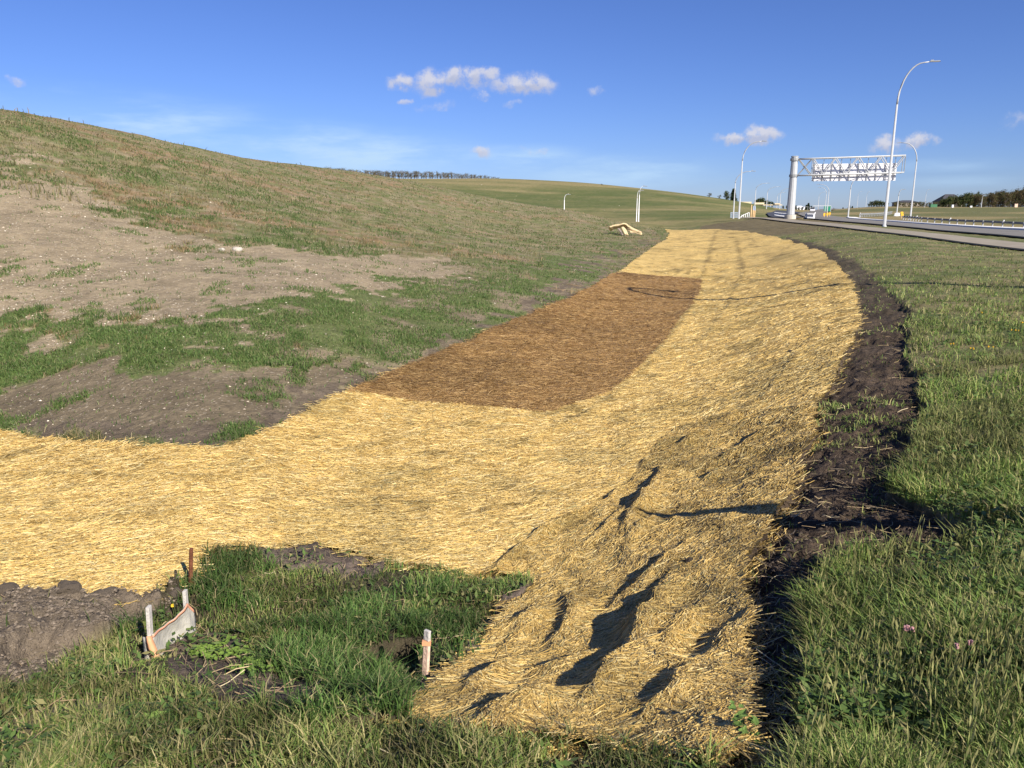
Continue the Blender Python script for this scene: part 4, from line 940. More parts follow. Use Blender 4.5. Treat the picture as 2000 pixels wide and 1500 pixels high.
# bridge behind the far green slope
Yb = 300
def wp(u, v, Y=Yb): return Vector(world(u, v, Y))
bo = wp(1418, 394); t = empty('concrete_bridge', bo, 0, label='beige concrete bridge deck and pier behind the lamps on the far slope', cat='bridge')
def slab(u0, u1, vt, vb, name, depth=6, Y=Yb):
    a = wp(u0, vb, Y) - bo; b = wp(u1, vt, Y) - bo
    return MB().box(((a.x + b.x) / 2, (a.y + b.y) / 2 + depth / 2, (a.z + b.z) / 2), (b.x - a.x, depth, b.z - a.z)).build(name, M_bridge, t, bevel=.05)
slab(1412, 1468, 394, 404, 'abutment_wall', 4); slab(1468, 1528, 399.5, 401.2, 'deck', 7); slab(1473, 1493, 395.5, 399.3, 'parapet', .6, Yb - .7)
slab(1482, 1489.5, 401.4, 414, 'pier', 2.5); slab(1513, 1524, 397, 399.3, 'parapet', .6, Yb - .7)

# ------------------------------------------------------------------ buildings far off
def house(u0, u1, vb, ve, vr, Y, label, wallm=None, ridge=.5, roofm=None):
    a = wp(u0, vb, Y); b = wp(u1, vb, Y); W_ = b.x - a.x; z0 = min(gz_((a.x+b.x)/2, Y) , a.z) - .5; he = wp(u0, ve, Y).z - z0; hr = wp(u0, vr, Y).z - z0; D = W_ * .6
    t = empty('house', ((a.x + b.x) / 2, Y + D / 2, z0), 0, label=label, cat='house', group='far houses')
    MB().box((0,0,he/2), (W_, D, he)).build('wall', wallm or M_wall, t)
    h2 = W_ / 2 * 1.06; d2 = D / 2 * 1.1; rx = (ridge - .5) * W_; th_ = .15
    m = MB(); m.add([(-h2,-d2,he+.02),(h2,-d2,he+.02),(h2,d2,he+.02),(-h2,d2,he+.02),(rx-W_*.18,0,hr),(rx+W_*.18,0,hr),(-h2,-d2,he-th_),(h2,-d2,he-th_),(h2,d2,he-th_),(-h2,d2,he-th_)],
        [(0,1,5,4),(1,2,5),(2,3,4,5),(3,0,4),(6,7,1,0),(7,8,2,1),(8,9,3,2),(9,6,0,3),(9,8,7,6)]); m.build('roof', roofm or M_roof, t)
    for k in (-.28, .05, .3):
        MB().box((k * W_, -D/2 - .03, he * .62), (W_ * .10, .06, he * .28)).build('window', M_dark, t)
    return t
house(1754, 1797, 403, 395.5, 391, 400, 'low dark roofed house on the hilltop above the yellow chevron')
house(1836, 1884, 404, 394, 379, 420, 'dark gabled house roof rising among the dark trees on the right')
house(1554, 1572, 410, 405, 402, 620, 'pale roofed house at the far left end of the road', M_white, roofm=M_alu)
house(1580, 1591, 412, 407, 405, 560, 'bluish white building beyond the top of the ramp road', M_alu, roofm=M_alu)
house(1643, 1672, 412, 409.5, 407.5, 560, 'pinkish tan house on the skyline between lamps under the gantry', M_wood2)
x, y, z = world(1822, 405, 300); z = gz_(x, y); bx_ = empty('utility_cabinet', (x, y, z), 0, label='green utility cabinet at the foot of the brown hedge', cat='cabinet')
MB().box((0,0,.55), (2.5,1.3,1.1)).build('cabinet_body', M_box, bx_, bevel=.05); MB().box((0,0,1.15), (2.6,1.4,.08)).build('lid', M_box, bx_)
for (u, v, w_, h_, mm, lb) in ((1860, 406, .7, .95, M_white, 'white box standing before the dark trees'), (1896, 406.5, .7, .55, M_white, 'low white box before the brown trees'), (1983, 410, 1.1, 1.2, M_wood2, 'pinkish utility box before the tall trees at the right edge')):
    x, y, _ = world(u, v, 290); z = gz_(x, y); q = empty('utility_box', (x, y, z), 0, label=lb, cat='utility box', group='utility boxes before the right wood')
    MB().box((0,0,h_/2), (w_,.5,h_)).build('box_body', mm, q, bevel=.03); MB().box((0,0,h_+.03), (w_*1.1,.55,.06)).build('lid', mm, q)

# ------------------------------------------------------------------ trees
def tree_proto(kind, seed):
    """unit height tree: trunk mesh, crown mesh"""
    R = np.random.default_rng(seed); tr = MB(); L_ = []
    pts = [(0,0,-.05)]; 
    for i in range(1, 6): pts.append((R.normal(0,.012)*i, R.normal(0,.012)*i, i/5*(.92 if kind != 'shrub' else .6)))
    tr.tube(pts, [.022*(1 - i/6.5) for i in range(6)], 6)
    cl = []
    if kind == 'spruce':
        for i in range(60):
            h = .06 + .92 * i / 60; rad = .19 * (1 - h) ** .85 + .012
            for _ in range(7):
                a = R.uniform(0, 6.28); q = rad * R.uniform(.35, 1.05); cl.append((q*math.cos(a), q*math.sin(a), h - q*.35, .045, .3))
    else:
        nl = {'round': 9, 'bare': 8, 'shrub': 7, 'tall': 14}[kind]
        for i in range(nl):
            a = R.uniform(0, 6.28); h0 = R.uniform(.08, .6)
            sp = {'round': .32, 'bare': .16, 'shrub': .42, 'tall': .15}[kind]
            ex_, ey_ = sp * math.cos(a) * R.uniform(.4, 1), sp * math.sin(a) * R.uniform(.4, 1); ez_ = min(.97, h0 + R.uniform(.18, .42))
            tr.tube([(0,0,h0), (ex_*.5, ey_*.5, (h0+ez_)/2 - .02), (ex_, ey_, ez_)], [.011,.007,.003], 5)
            for _ in range(5):
                cl.append((ex_ + R.normal(0,.06), ey_ + R.normal(0,.06), ez_ + R.normal(0,.06), R.uniform(.06,.13), .6))
        for _ in range({'round': 40, 'bare': 26, 'shrub': 26, 'tall': 30}[kind]):
            z = R.uniform(.12, .93); wv = {'round': .30, 'bare': .13, 'shrub': .42, 'tall': .15}[kind] * math.sqrt(max(.05, 1 - ((z-.55)/.5)**2)); a = R.uniform(0,6.28); q = wv*R.uniform(0,1)
            cl.append((q*math.cos(a), q*math.sin(a), z, R.uniform(.05,.11), .5))
    V = []; cols_ = []
    base = {'spruce': [(.030,.050,.022),(.045,.065,.028)], 'round': [(.045,.070,.022),(.075,.095,.030),(.10,.10,.04)], 'bare': [(.20,.14,.08),(.15,.12,.065),(.12,.13,.055)], 'shrub': [(.12,.11,.045),(.16,.12,.055),(.085,.10,.035)], 'tall': [(.12,.095,.050),(.15,.11,.055),(.075,.085,.03)]}[kind]
    per = {'spruce': 5, 'round': 22, 'bare': 10, 'shrub': 16, 'tall': 14}[kind]; ls = {'spruce': .028, 'round': .022, 'bare': .013, 'shrub': .024, 'tall': .016}[kind]
    for (x, y, z, s, f) in cl:
        bc = np.array(base[R.integers(len(base))]) * R.uniform(.7, 1.3)
        for _ in range(per):
            p = np.array([x, y, z]) + R.normal(0, s * .5, 3); a1 = R.normal(0, 1, 3); a1 /= np.linalg.norm(a1); a2 = np.cross(a1, R.normal(0, 1, 3)); a2 /= np.linalg.norm(a2)
            k = ls * R.uniform(.6, 1.4); V += [p - a1*k - a2*k*.6, p + a1*k - a2*k*.5, p + a1*k*.9 + a2*k*.6, p - a1*k + a2*k*.5]; cols_ += [bc * R.uniform(.8, 1.2)] * 4
    return tr, np.array(V), np.array(cols_)
PROTO = {}
def get_proto(kind, k):
    key = (kind, k)
    if key not in PROTO:
        tr, V, cc_ = tree_proto(kind, hash(kind) % 7 + k * 13 + len(kind) * 31 if False else k * 13 + len(kind) * 31)
        a = tr.build('trunk', M_bark); b = npmesh('crown', V, [np.arange(len(V)).reshape(-1, 4)], M_leaf, col=cc_)
        PROTO[key] = [a, b, True]
    return PROTO[key]
def tree(kind, x, y, z, H, label, group, wide=1.0, name='tree', cat='tree'):
    p = get_proto(kind, random.randrange(4))
    t = empty(name, (x, y, z), random.uniform(0, 6.28), label=label, cat=cat, group=group); t.scale = (H * wide, H * wide, H)
    for q in p[:2]:
        if p[2]: o = q
        else: o = q.copy(); C.objects.link(o)
        o.parent = t
    p[2] = False; return t
def tree_px(kind, u, vb, vt, Y, *a, **k):
    x, y, zb = world(u, vb, Y); z = min(zb, gz_(x, y)) if k.pop('onground', True) else zb
    return tree(kind, x, y, z, world(u, vt, Y)[2] - z, *a, **k)
GR = 'trees on the left ridge skyline'; LBR = 'small brownish thin tree in the row along the left ridge skyline'
for i in range(110):
    u = 632 + i * 3.15 + random.uniform(-2, 2); base = np.interp(u, [632, 700, 760, 980], [334, 341, 346, 349.5])
    hh = np.interp(u, [632, 700, 780, 880, 980], [7, 9, 12, 10, 4]) * random.uniform(.6, 1.25)
    tree_px('bare', u, base + 2, base - hh, 425 + random.uniform(-10, 10), LBR, GR, wide=random.uniform(1.5, 2.8), name='bare_tree')
tree_px('spruce', 1432, 393, 368.5, 300, 'dark green conifer left of the tall lamp above the beige bridge wall', None, wide=1.6, name='spruce_tree')
tree_px('round', 1420, 392, 374, 296, 'olive round tree left of the dark conifer above the bridge wall', None, wide=1.2, name='round_tree')
tree_px('shrub', 1405, 389, 381, 296, 'small bush on the far hill edge left of the olive tree', None, wide=1.2, name='bush')
tree_px('shrub', 1385, 383, 377, 300, 'greyish bush on the crest of the far hill', None, wide=1.5, name='bush')
tree_px('shrub', 1176, 364, 359, 330, 'lone tiny bush on the crest of the far green hill', None, wide=1.2, name='bush')
for i, (u, vt) in enumerate(((1478, 389), (1484, 387), (1490, 388), (1496, 391), (1502, 393), (1508, 394), (1530, 402), (1537, 402))):
    tree_px('round', u, 404, vt, 330, 'dark leafy tree in the clump behind the beige bridge deck', 'trees behind the bridge', wide=1.1, name='leafy_tree')
for u, vt, vb in ((1554, 401, 412), (1560, 404, 412), (1574, 400, 413), (1578, 396.5, 413), (1584, 402, 412), (1566, 405, 413)):
    tree_px('spruce', u, vb, vt, 520, 'narrow dark conifer at the far left end of the road', 'conifers at the road end', wide=1.4, name='spruce_tree')
for u, vt in ((1628, 406), (1646, 405), (1658, 401), (1664, 402.5), (1677, 405)):
    tree_px('spruce', u, 412, vt, 520, 'tiny dark conifer on the skyline under the gantry sign', 'conifers under the sign', wide=1.6, name='spruce_tree')
for i in range(8):
    u = 1697 + i * 5; vt = [398, 394, 392, 391.5, 392, 393, 395, 397][i]
    tree_px('round', u, 405, vt, 340, 'dark rounded bush in the clump behind the nearest lamp', 'bushes behind the nearest lamp', wide=1.15, name='bush')
for i in range(22):
    u = 1748 + i * 5 + random.uniform(-1.5, 1.5); vt = 395 + random.uniform(-2, 2.5) - (2 if i > 15 else 0)
    tree_px('shrub', u, 407, vt, 330 + random.uniform(-6, 6), 'brown green shrub in the long hedge on the right rise', 'hedge shrubs on the right rise', wide=1.0, name='shrub')
for i in range(16):
    u = 1838 + i * 4.6 + random.uniform(-1.5, 1.5); vt = np.interp(u, [1838, 1860, 1880, 1900, 1915], [390, 385, 381, 378, 380]) + random.uniform(-2, 2)
    tree_px('round', u, 408, vt, 318 + random.uniform(-8, 8), 'dark green tree in the dense clump before the gabled roof', 'dark trees on the right rise', wide=.8, name='leafy_tree')
for i in range(44):
    u = 1892 + i * 4.1 + random.uniform(-1.6, 1.6); vt = np.interp(u, [1890, 1930, 1960, 2000, 2060], [385, 378, 375, 370, 370]) + random.uniform(-3, 4)
    tree_px('tall', u, 409, vt, 322 + random.uniform(-16, 12), 'tall brownish tree with pale trunk in the wood at the right edge', 'tall trees at the right edge', wide=1.15, name='tall_tree')

# ------------------------------------------------------------------ silt fence, stakes, rebar
def lath(name, base, top, w, th_, mtl, yaw, **k):
    b = Vector(base); tp = Vector(top); d = tp - b; L = d.length
    t = empty(name, b, 0, **k); t.rotation_mode = 'QUATERNION'
    q = d.to_track_quat('Z', 'Y'); t.rotation_quaternion = q
    return t, L
sx0, sy0 = spot(294, 1282); sz0 = gz_(sx0, sy0)
sx1, sy1 = spot(366, 1236); sz1 = gz_(sx1, sy1)
sf = empty('silt_fence', (sx0, sy0, sz0), 0, label='short sagging white silt fence with orange top band between two grey laths', cat='silt fence')
o0 = Vector((sx0, sy0, sz0)); A0 = Vector((0, 0, -.1)); A1 = Vector(world(290, 1184, sy0)) - o0 - Vector((0, 0, 0))
B0 = Vector((sx1, sy1, sz1)) - o0 + Vector((0, 0, -.1)); B1 = Vector(world(361, 1153, sy1)) - o0
def stake(p, q, w, th_, name, m, par, seg=1):
    d = (q - p); L = d.length; mb = MB().box((0,0,L/2), (w, th_, L)); o = mb.build(name, m, par, bevel=.003); o.location = p; o.rotation_mode = 'QUATERNION'; o.rotation_quaternion = d.to_track_quat('Z', 'Y'); return o
stake(A0, A1, .040, .02, 'stake', M_wood, sf); stake(B0, B1, .038, .02, 'stake', M_wood, sf)
# fabric: hangs from 70 % up the near stake to 80 % up the far stake, sagging
top0 = A0.lerp(A1, .62); top1 = B0.lerp(B1, .80); fv = []; nu, nw = 22, 12
ext = (top1 - top0).normalized() * .08
for i in range(nu + 4):
    s = i / (nu - 1)
    tpt = top0.lerp(top1, min(s, 1)) + Vector((0, 0, -.022 * math.sin(math.pi * min(s, 1)))) + (ext * max(0, (i - nu + 1) / 4)) - Vector((0, 0, .06 * max(0, i - nu + 1) / 4 * 1.5))
    bpt = Vector((0, 0, -.03)).lerp(B0 + Vector((0, 0, .04)), min(s, 1)) + (ext * max(0, (i - nu + 1) / 4) * 1.2)
    for j in range(nw):
        t_ = j / (nw - 1); q = bpt.lerp(tpt, t_); nrm_ = Vector((.6, -.5, 0)).normalized()
        q = q + nrm_ * (.022 + .008 * math.sin(s * 7 + t_ * 2.5) + .004 * math.sin(s * 23 + t_ * 7) - .03 * math.sin(math.pi * t_) * math.sin(math.pi * min(s, 1)))
        fv.append(q)
def cloth(name, rows0, rows1, m, offs=0.0):
    vs = []; fs = []; n_ = rows1 - rows0
    for i in range(nu + 4):
        for j in range(rows0, rows1): vs.append(fv[i * nw + j] + Vector((.6, -.5, 0)).normalized() * offs)
    for i in range(nu + 3):
        for j in range(n_ - 1): fs.append((i * n_ + j, (i + 1) * n_ + j, (i + 1) * n_ + j + 1, i * n_ + j + 1))
    o = MB().add(vs, fs).build(name, m, sf, True); sd_ = o.modifiers.new('thickness', 'SOLIDIFY'); sd_.thickness = .003; return o
cloth('fabric', 0, 12, M_fabric); cloth('top_band', 11 - 1, 12, M_orange, .005)
# loose fold wrapped round the near lath
fl = MB(); pf = []
for i in range(9):
    t_ = i / 8; c = A0.lerp(A1, .64 - .60 * t_) + Vector((.015 + .09 * t_ ** 1.3, -.04 - .02 * t_, 0)); hw = .008 + .017 * math.sin(math.pi * min(1, t_ * .9 + .1))
    pf += [c + Vector((-hw, -.012, 0)), c + Vector((hw * .2, -.03, .01)), c + Vector((hw, -.005, 0))]
fl.add(pf, [(i*3+j, i*3+j+1, (i+1)*3+j+1, (i+1)*3+j) for i in range(8) for j in range(2)]); o = fl.build('loose_fold', M_peach, sf, True); q = o.modifiers.new('thickness', 'SOLIDIFY'); q.thickness = .003
fl = MB(); pf = []
for i in range(7):
    t_ = i / 6; c = A0.lerp(A1, .60 - .52 * t_) + Vector((-.004 + .004 * t_, -.026, 0)); hw = .026
    pf += [c + Vector((-hw, 0, 0)), c + Vector((0, -.008, 0)), c + Vector((hw, 0, 0))]
fl.add(pf, [(i*3+j, i*3+j+1, (i+1)*3+j+1, (i+1)*3+j) for i in range(6) for j in range(2)]); o = fl.build('wrapped_fabric', M_fabric, sf, True); q = o.modifiers.new('thickness', 'SOLIDIFY'); q.thickness = .003
ob_ = MB().box(tuple(A0.lerp(A1, .20) + Vector((0, -.034, 0))), (.056, .006, .05)).build('orange_patch', M_orange, sf)
# lone lath in the ditch
px_, py_ = spot(828, 1312); pz_ = gz_(px_, py_); base = Vector((px_, py_, pz_)); top_ = Vector(world(835, 1231, py_ + .03)) - base
t = empty('survey_stake', base, 0, label='lone pinkish wooden stake with grey top standing in the ditch grass', cat='stake')
stake(Vector((0,0,-.1)), Vector((0,0,-.1)).lerp(top_, .84), .036, .02, 'stake_shaft', M_wood2, t); stake(Vector((0,0,-.1)).lerp(top_, .842), top_, .036, .02, 'stake_top', M_wood, t)
tb = top_ * .74; MB().box((tb.x, tb.y - .002, tb.z), (.046, .030, .022)).build('ribbon', M_peach, t)
# rusty bar
px_, py_ = spot(372, 1142); pz_ = gz_(px_, py_); base = Vector((px_, py_, pz_)); top_ = Vector(world(373.5, 1071, py_)) - base
rb_ = MB().tube([(0,0,-.1), (top_.x*.4, top_.y*.4, top_.z*.4), tuple(top_)], .0135, 10)
for i in range(26):
    t_ = .1 + i * .034; c = top_ * t_; rb_.tube([(c.x, c.y, c.z), (c.x, c.y, c.z + .004)], .0155, 8)
o = rb_.build('steel_bar', M_rust, None); o.location = base; tag(o, 'thin rusty reinforcing bar upright in grass behind the silt fence', 'steel bar')

# ------------------------------------------------------------------ torn blanket scrap on the slope
def crumple(name, pts, wid, mtl, par, seed, amp=.10, th_=.06):
    R = np.random.default_rng(seed); n1 = len(pts); m_ = 9; vs = []
    for i, (c, wdir) in enumerate(pts):
        for j in range(m_):
            t_ = j / (m_ - 1) - .5; vs.append((c[0] + wdir[0] * wid * t_ + R.normal(0, amp*.25), c[1] + wdir[1] * wid * t_ + R.normal(0, amp*.25), c[2] + wdir[2] * wid * t_ + R.normal(0, amp*.4)))
    fs = [(i*m_+j, i*m_+j+1, (i+1)*m_+j+1, (i+1)*m_+j) for i in range(n1-1) for j in range(m_-1)]
    o = MB().add(vs, fs).build(name, mtl, par, True); s1 = o.modifiers.new('thickness', 'SOLIDIFY'); s1.thickness = th_; s2 = o.modifiers.new('soft', 'SUBSURF'); s2.levels = 1; s2.render_levels = 2; return o
cx, cy = spot(1222, 459); cz = gz_(cx, cy); t = empty('blanket_scrap', (cx, cy, cz), 0, label='crumpled beige scrap of old blanket lying arched on the slope before the far lamps', cat='blanket scrap')
def rel(u, v, dy=0): q = Vector(world(u, v, cy + dy)); return (q.x - cx, q.y - cy, q.z - cz)
wv = (.1, .8, -.25)
crumple('draped_sheet', [(rel(*a), wv) for a in ((1189,448),(1194,449),(1198,446),(1203,444),(1208,443),(1213,441.5),(1218,441),(1223,443),(1226,446))], 1.2, M_scrap, t, 3, .13, .16)
crumple('flat_slab', [(rel(*a), (.15,.3,-.75)) for a in ((1222,445),(1226,446,-.1),(1230,447.5,-.2),(1235,450,-.2),(1240,452,-.2),(1246,454,-.2),(1254,456,-.2))], .42, M_scrap, t, 8, .10, .22)
crumple('hanging_flap', [(rel(*a), (.5,.1,-.1)) for a in ((1207,446,-.4),(1210,450,-.5),(1213,455,-.6),(1215,460,-.7))], .30, M_scrapd, t, 5, .08, .12)
crumple('hanging_flap', [(rel(*a), (.6,.1,-.1)) for a in ((1216,444,-.5),(1219,449,-.6),(1221,454,-.7),(1224,459,-.8))], .45, M_scrap, t, 6, .10, .10)
# ------------------------------------------------------------------ single stones and clods
def rock(u, v, wpx, label, mtl, seed, name='rock', cat='rock', group=None, flat=.6, onmat=False):
    x, y = spot(u, v); z = float(mat_z(np.array([x]), np.array([y]))[0]) if onmat else gz_(x, y)
    s = wpx / F * math.hypot(y, 2.5) / 2
    R = np.random.default_rng(seed); import bmesh
    bm = bmesh.new(); bmesh.ops.create_icosphere(bm, subdivisions=3, radius=1)
    k = R.uniform(0, 50)
    for v_ in bm.verts:
        n_ = float(fbm(np.array([v_.co.x * 1.6 + k + v_.co.z]), np.array([v_.co.y * 1.6 - k]), seed, 3)[0]) - .5
        v_.co *= 1 + (1.1 if name == 'dirt_clod' else .6) * n_; v_.co.z *= flat
    me = bpy.data.meshes.new(name); bm.to_mesh(me); bm.free(); me.materials.append(mtl)
    o = bpy.data.objects.new(name, me); C.objects.link(o); o.location = (x, y, z + s * flat * (.05 if name == 'dirt_clod' and wpx > 24 else .3)); o.scale = (s, s * .8, s); o.rotation_euler = (0, 0, R.uniform(0, 6))
    return tag(o, label, cat, group)
M_rock = mat('pale rock', (.46, .42, .35), .85, var=.2, scale=4, bump=.5, bscale=12)
rock(1238, 1491, 34, 'pale rock at the bottom edge beneath the rumpled straw', M_rock, 1)
rock(1424, 1495, 22, 'small pale rock at the bottom edge near the mud corner', M_rock, 2)
rock(434, 486, 12, 'flat white stone on the bare hillside, left of two', M_rock, 3)
rock(464, 486, 20, 'flat white stone on the bare hillside, right and wider of two', M_rock, 4)
rock(1133, 570, 7, 'small white stone on the dark earth beside the brown mat', M_rock, 5)
rock(1346, 1114, 20, 'dark earth clod resting on the rumpled straw blanket', M_clod, 6, 'dirt_clod', 'clod', onmat=True, flat=.8)
rock(1388, 1096, 14, 'small dark clod on straw near the mud edge, above the larger clod', M_clod, 7, 'dirt_clod', 'clod', onmat=True)
rock(1543, 688, 8, 'lone tiny dark clod on the upper right of the long straw blanket', M_clod, 8, 'dirt_clod', 'clod', onmat=True)
rock(1160, 1116, 9, 'tiny brown clod on the straw left of the larger clod', M_clod, 9, 'dirt_clod', 'clod', onmat=True)
M_clodl = mat('grey clod', (.17, .135, .10), .95, var=.25, scale=20, bump=.9, bscale=50)
rock(200, 1178, 78, 'large grey brown earth clod at the back of the lower left soil bank', M_clodl, 10, 'dirt_clod', 'clod', flat=.55)
rock(140, 1190, 46, 'rounded earth clod left of the largest one on the soil bank', M_clodl, 11, 'dirt_clod', 'clod', flat=.6)
rock(18, 1185, 44, 'earth clod at the left frame edge on the soil bank', M_clodl, 12, 'dirt_clod', 'clod', flat=.55)
rock(95, 1290, 26, 'round clod in the front middle of the lower left soil bank', M_clodl, 13, 'dirt_clod', 'clod', flat=.7)
rock(345, 1170, 30, 'earth clod right behind the silt fence near the rusty bar', M_clodl, 14, 'dirt_clod', 'clod', flat=.6)

# ------------------------------------------------------------------ broad leaved plants and flowers
def leafy(u, v, n_, size, hgt, spread, label, name, cat, colr, group=None, heads=None, headc=None):
    x0, y0 = spot(u, v); z0 = gz_(x0, y0); R = np.random.default_rng(int(u * 7 + v)); V = []; cc_ = []; Fq = []
    t = empty(name, (x0, y0, z0), 0, label=label, cat=cat, group=group)
    for i in range(n_):
        a = R.uniform(0, 6.28); rr_ = spread * math.sqrt(R.uniform(0, 1)); bx_, by_ = rr_ * math.cos(a), rr_ * math.sin(a); h = hgt * R.uniform(.4, 1)
        d = R.uniform(0, 6.28); s = size * R.uniform(.6, 1.3); dx, dy = math.cos(d), math.sin(d); up = R.uniform(-.1, .5)
        zz = float(terrain(np.array([x0 + bx_]), np.array([y0 + by_]))[0]) - z0
        p = np.array([bx_, by_, h + zz]); f = np.array([dx, dy, up]) * s; sd_ = np.array([-dy, dx, R.uniform(-.3, .3)]) * s * .42
        b = len(V); V += [p - f * .5, p - f * .1 + sd_, p + f * .6, p - f * .1 - sd_, p + f * .1 + np.array([0, 0, -.12 * s])]; Fq += [(b, b+4, b+1), (b+1, b+4, b+2), (b+2, b+4, b+3), (b+3, b+4, b)]
        cc_ += [np.array(colr) * R.uniform(.75, 1.25)] * 5
    npmesh('leaves', np.array(V), [np.array(Fq)], M_leaf, t, col=np.array(cc_))
    sm = MB()
    for i in range(max(3, n_ // 12)):
        a = R.uniform(0, 6.28); rr_ = spread * .6 * R.uniform(0, 1); hh = hgt * (1.6 if heads else .9); q0 = (rr_*math.cos(a)*.3, rr_*math.sin(a)*.3, -.02); q1 = (rr_*math.cos(a), rr_*math.sin(a), hh); sm.tube([q0, q1], [.002, .0015], 4)
        if heads and i < heads:
            hd = MB()
            for k in range(18):
                v3 = R.normal(0, 1, 3); v3 /= np.linalg.norm(v3); c_ = np.array(q1) + v3 * .007; s_ = .0045; hd.box(tuple(c_), (s_, s_, s_ * 1.8), R.uniform(0, 3))
            hd.build('flower_head', headc, t)
    sm.build('stem', M_stem, t); return t
M_stem = mat('stems', (.12, .15, .05), .7); M_pink = mat('clover pink', (.55, .30, .30), .7); M_yfl = mat('yellow petals', (.80, .50, .04), .6)
leafy(430, 1285, 150, .034, .05, .17, 'bright green low weed patch on bare dirt below the silt fence', 'broadleaf_weed', 'weed', (.17, .26, .05))
leafy(520, 1306, 190, .034, .05, .20, 'bright green spreading weed left of the bare dirt ledge in the ditch', 'broadleaf_weed', 'weed', (.16, .25, .05))
leafy(745, 1282, 12, .07, .07, .05, 'single broad pale leaf plant by the dark hollow left of the lone stake', 'broadleaf_weed', 'weed', (.20, .30, .07))
leafy(300, 1425, 10, .06, .07, .05, 'small light green leaf rosette near the lower left bottom edge', 'broadleaf_weed', 'weed', (.20, .30, .07))
leafy(1450, 1455, 40, .03, .16, .05, 'small upright green sprig at the corner of straw and mud', 'broadleaf_weed', 'weed', (.15, .24, .06))
for k, (u, v, lb) in enumerate(((1752, 1310, 'pinkish clover in the verge, uppermost of the clover heads'), (1776, 1322, 'pinkish clover in the verge, just right of the uppermost clover'), (1868, 1362, 'pinkish clover in the verge, rightmost and lowest of the clovers'))):
    leafy(u, v, 22, .022, .13, .07, lb, 'clover_plant', 'clover', (.11, .18, .05), 'clovers in the verge', 2, M_pink)
for k, (u, v, lb) in enumerate(((1858, 700, 'yellow flower in the verge, leftmost of the yellow group'), (1893, 710, 'yellow flower beside a dark gap in the mid verge'), (1980, 672, 'yellow flowering weed at the right frame edge, lower one'), (1992, 655, 'yellow flowering weed touching the right frame edge'), (1926, 705, 'small orange yellow bloom in the mid verge'), (1915, 632, 'yellow bloom in the verge above the others'), (346, 1230, 'single yellow bloom against the silt fence fabric'))):
    leafy(u, v, 26, .03, .12, .09, lb, 'yellow_weed', 'weed', (.12, .18, .05), 'yellow flowering weeds', 4 if k < 6 else 1, M_yfl)
# ------------------------------------------------------------------ camera, light, sky
cam = bpy.data.cameras.new('camera'); co = bpy.data.objects.new('camera', cam); C.objects.link(co)
cam.sensor_width = 36; cam.lens = 36 * F / 2000; cam.clip_end = 30000; cam.clip_start = .05
co.location = (0, 0, EYE); co.rotation_euler = (math.pi / 2 - P, 0, 0)
bpy.context.scene.camera = co
SUN_EL = math.radians(34); TR = Vector((-.57, .82, 0)).normalized()   # horizontal travel direction of the light
sd = Vector((TR.x * math.cos(SUN_EL), TR.y * math.cos(SUN_EL), -math.sin(SUN_EL)))
sl = bpy.data.lights.new('sun', 'SUN'); sl.energy = 5.0; sl.angle = math.radians(.4); sl.color = (1, .93, .82)
so = bpy.data.objects.new('sun', sl); C.objects.link(so); so.rotation_euler = sd.to_track_quat('-Z', 'Y').to_euler(); so.location = (30, -10, 30)
w = bpy.data.worlds.new('World'); bpy.context.scene.world = w; w.use_nodes = True; nt = w.node_tree; N = nt.nodes; K_ = nt.links
bg = N['Background']; bg.inputs['Strength'].default_value = .12
sky = N.new('ShaderNodeTexSky'); sky.sky_type = 'NISHITA'; sky.sun_disc = False; sky.sun_elevation = SUN_EL
sky.sun_rotation = math.atan2(-TR.x, -TR.y); sky.altitude = 1000; sky.air_density = 1.0; sky.dust_density = .3; sky.ozone_density = 3.0
tint = N.new('ShaderNodeVectorMath'); tint.operation = 'MULTIPLY'; tint.inputs[1].default_value = (.30, .375, .62); K_.new(sky.outputs[0], tint.inputs[0])
CW = (3.7, 3.7, 4.1)
def pdir(u, v):
    a, y, z = ray(u, v); q = Vector((float(a), float(y), float(z))); return q.normalized()
geo = N.new('ShaderNodeTexCoord'); D0 = geo.outputs['Generated']
def vm(op, a, b=None, sc_=None):
    q = N.new('ShaderNodeVectorMath'); q.operation = op
    for i, s_ in enumerate((a, b)):
        if s_ is None: continue
        if isinstance(s_, (tuple, list, Vector)): q.inputs[i].default_value = tuple(s_)
        else: K_.new(s_, q.inputs[i])
    if sc_ is not None: q.inputs['Scale'].default_value = sc_
    return q
def mt(op, a, b=None, clamp=False):
    q = N.new('ShaderNodeMath'); q.operation = op; q.use_clamp = clamp
    for i, s_ in enumerate((a, b)):
        if s_ is None: continue
        if isinstance(s_, (int, float)): q.inputs[i].default_value = s_
        else: K_.new(s_, q.inputs[i])
    return q.outputs[0]
def nz_(scale, detail, vec, rough=.6):
    q = N.new('ShaderNodeTexNoise'); q.inputs['Scale'].default_value = scale; q.inputs['Detail'].default_value = detail; q.inputs['Roughness'].default_value = rough
    K_.new(vec, q.inputs['Vector']); return q
def smooth(src, a, b_, c, d):
    q = N.new('ShaderNodeMapRange'); q.interpolation_type = 'SMOOTHSTEP'; K_.new(src, q.inputs[0])
    for i, v_ in enumerate((a, b_, c, d)): q.inputs[i + 1].default_value = v_
    return q.outputs[0]
warp = nz_(28, 5, D0, .6); wv_ = vm('SUBTRACT', warp.outputs['Color'], (.5, .5, .5)); ws = vm('SCALE', wv_.outputs[0], None, .034)
DW = vm('ADD', D0, ws.outputs[0]).outputs[0]
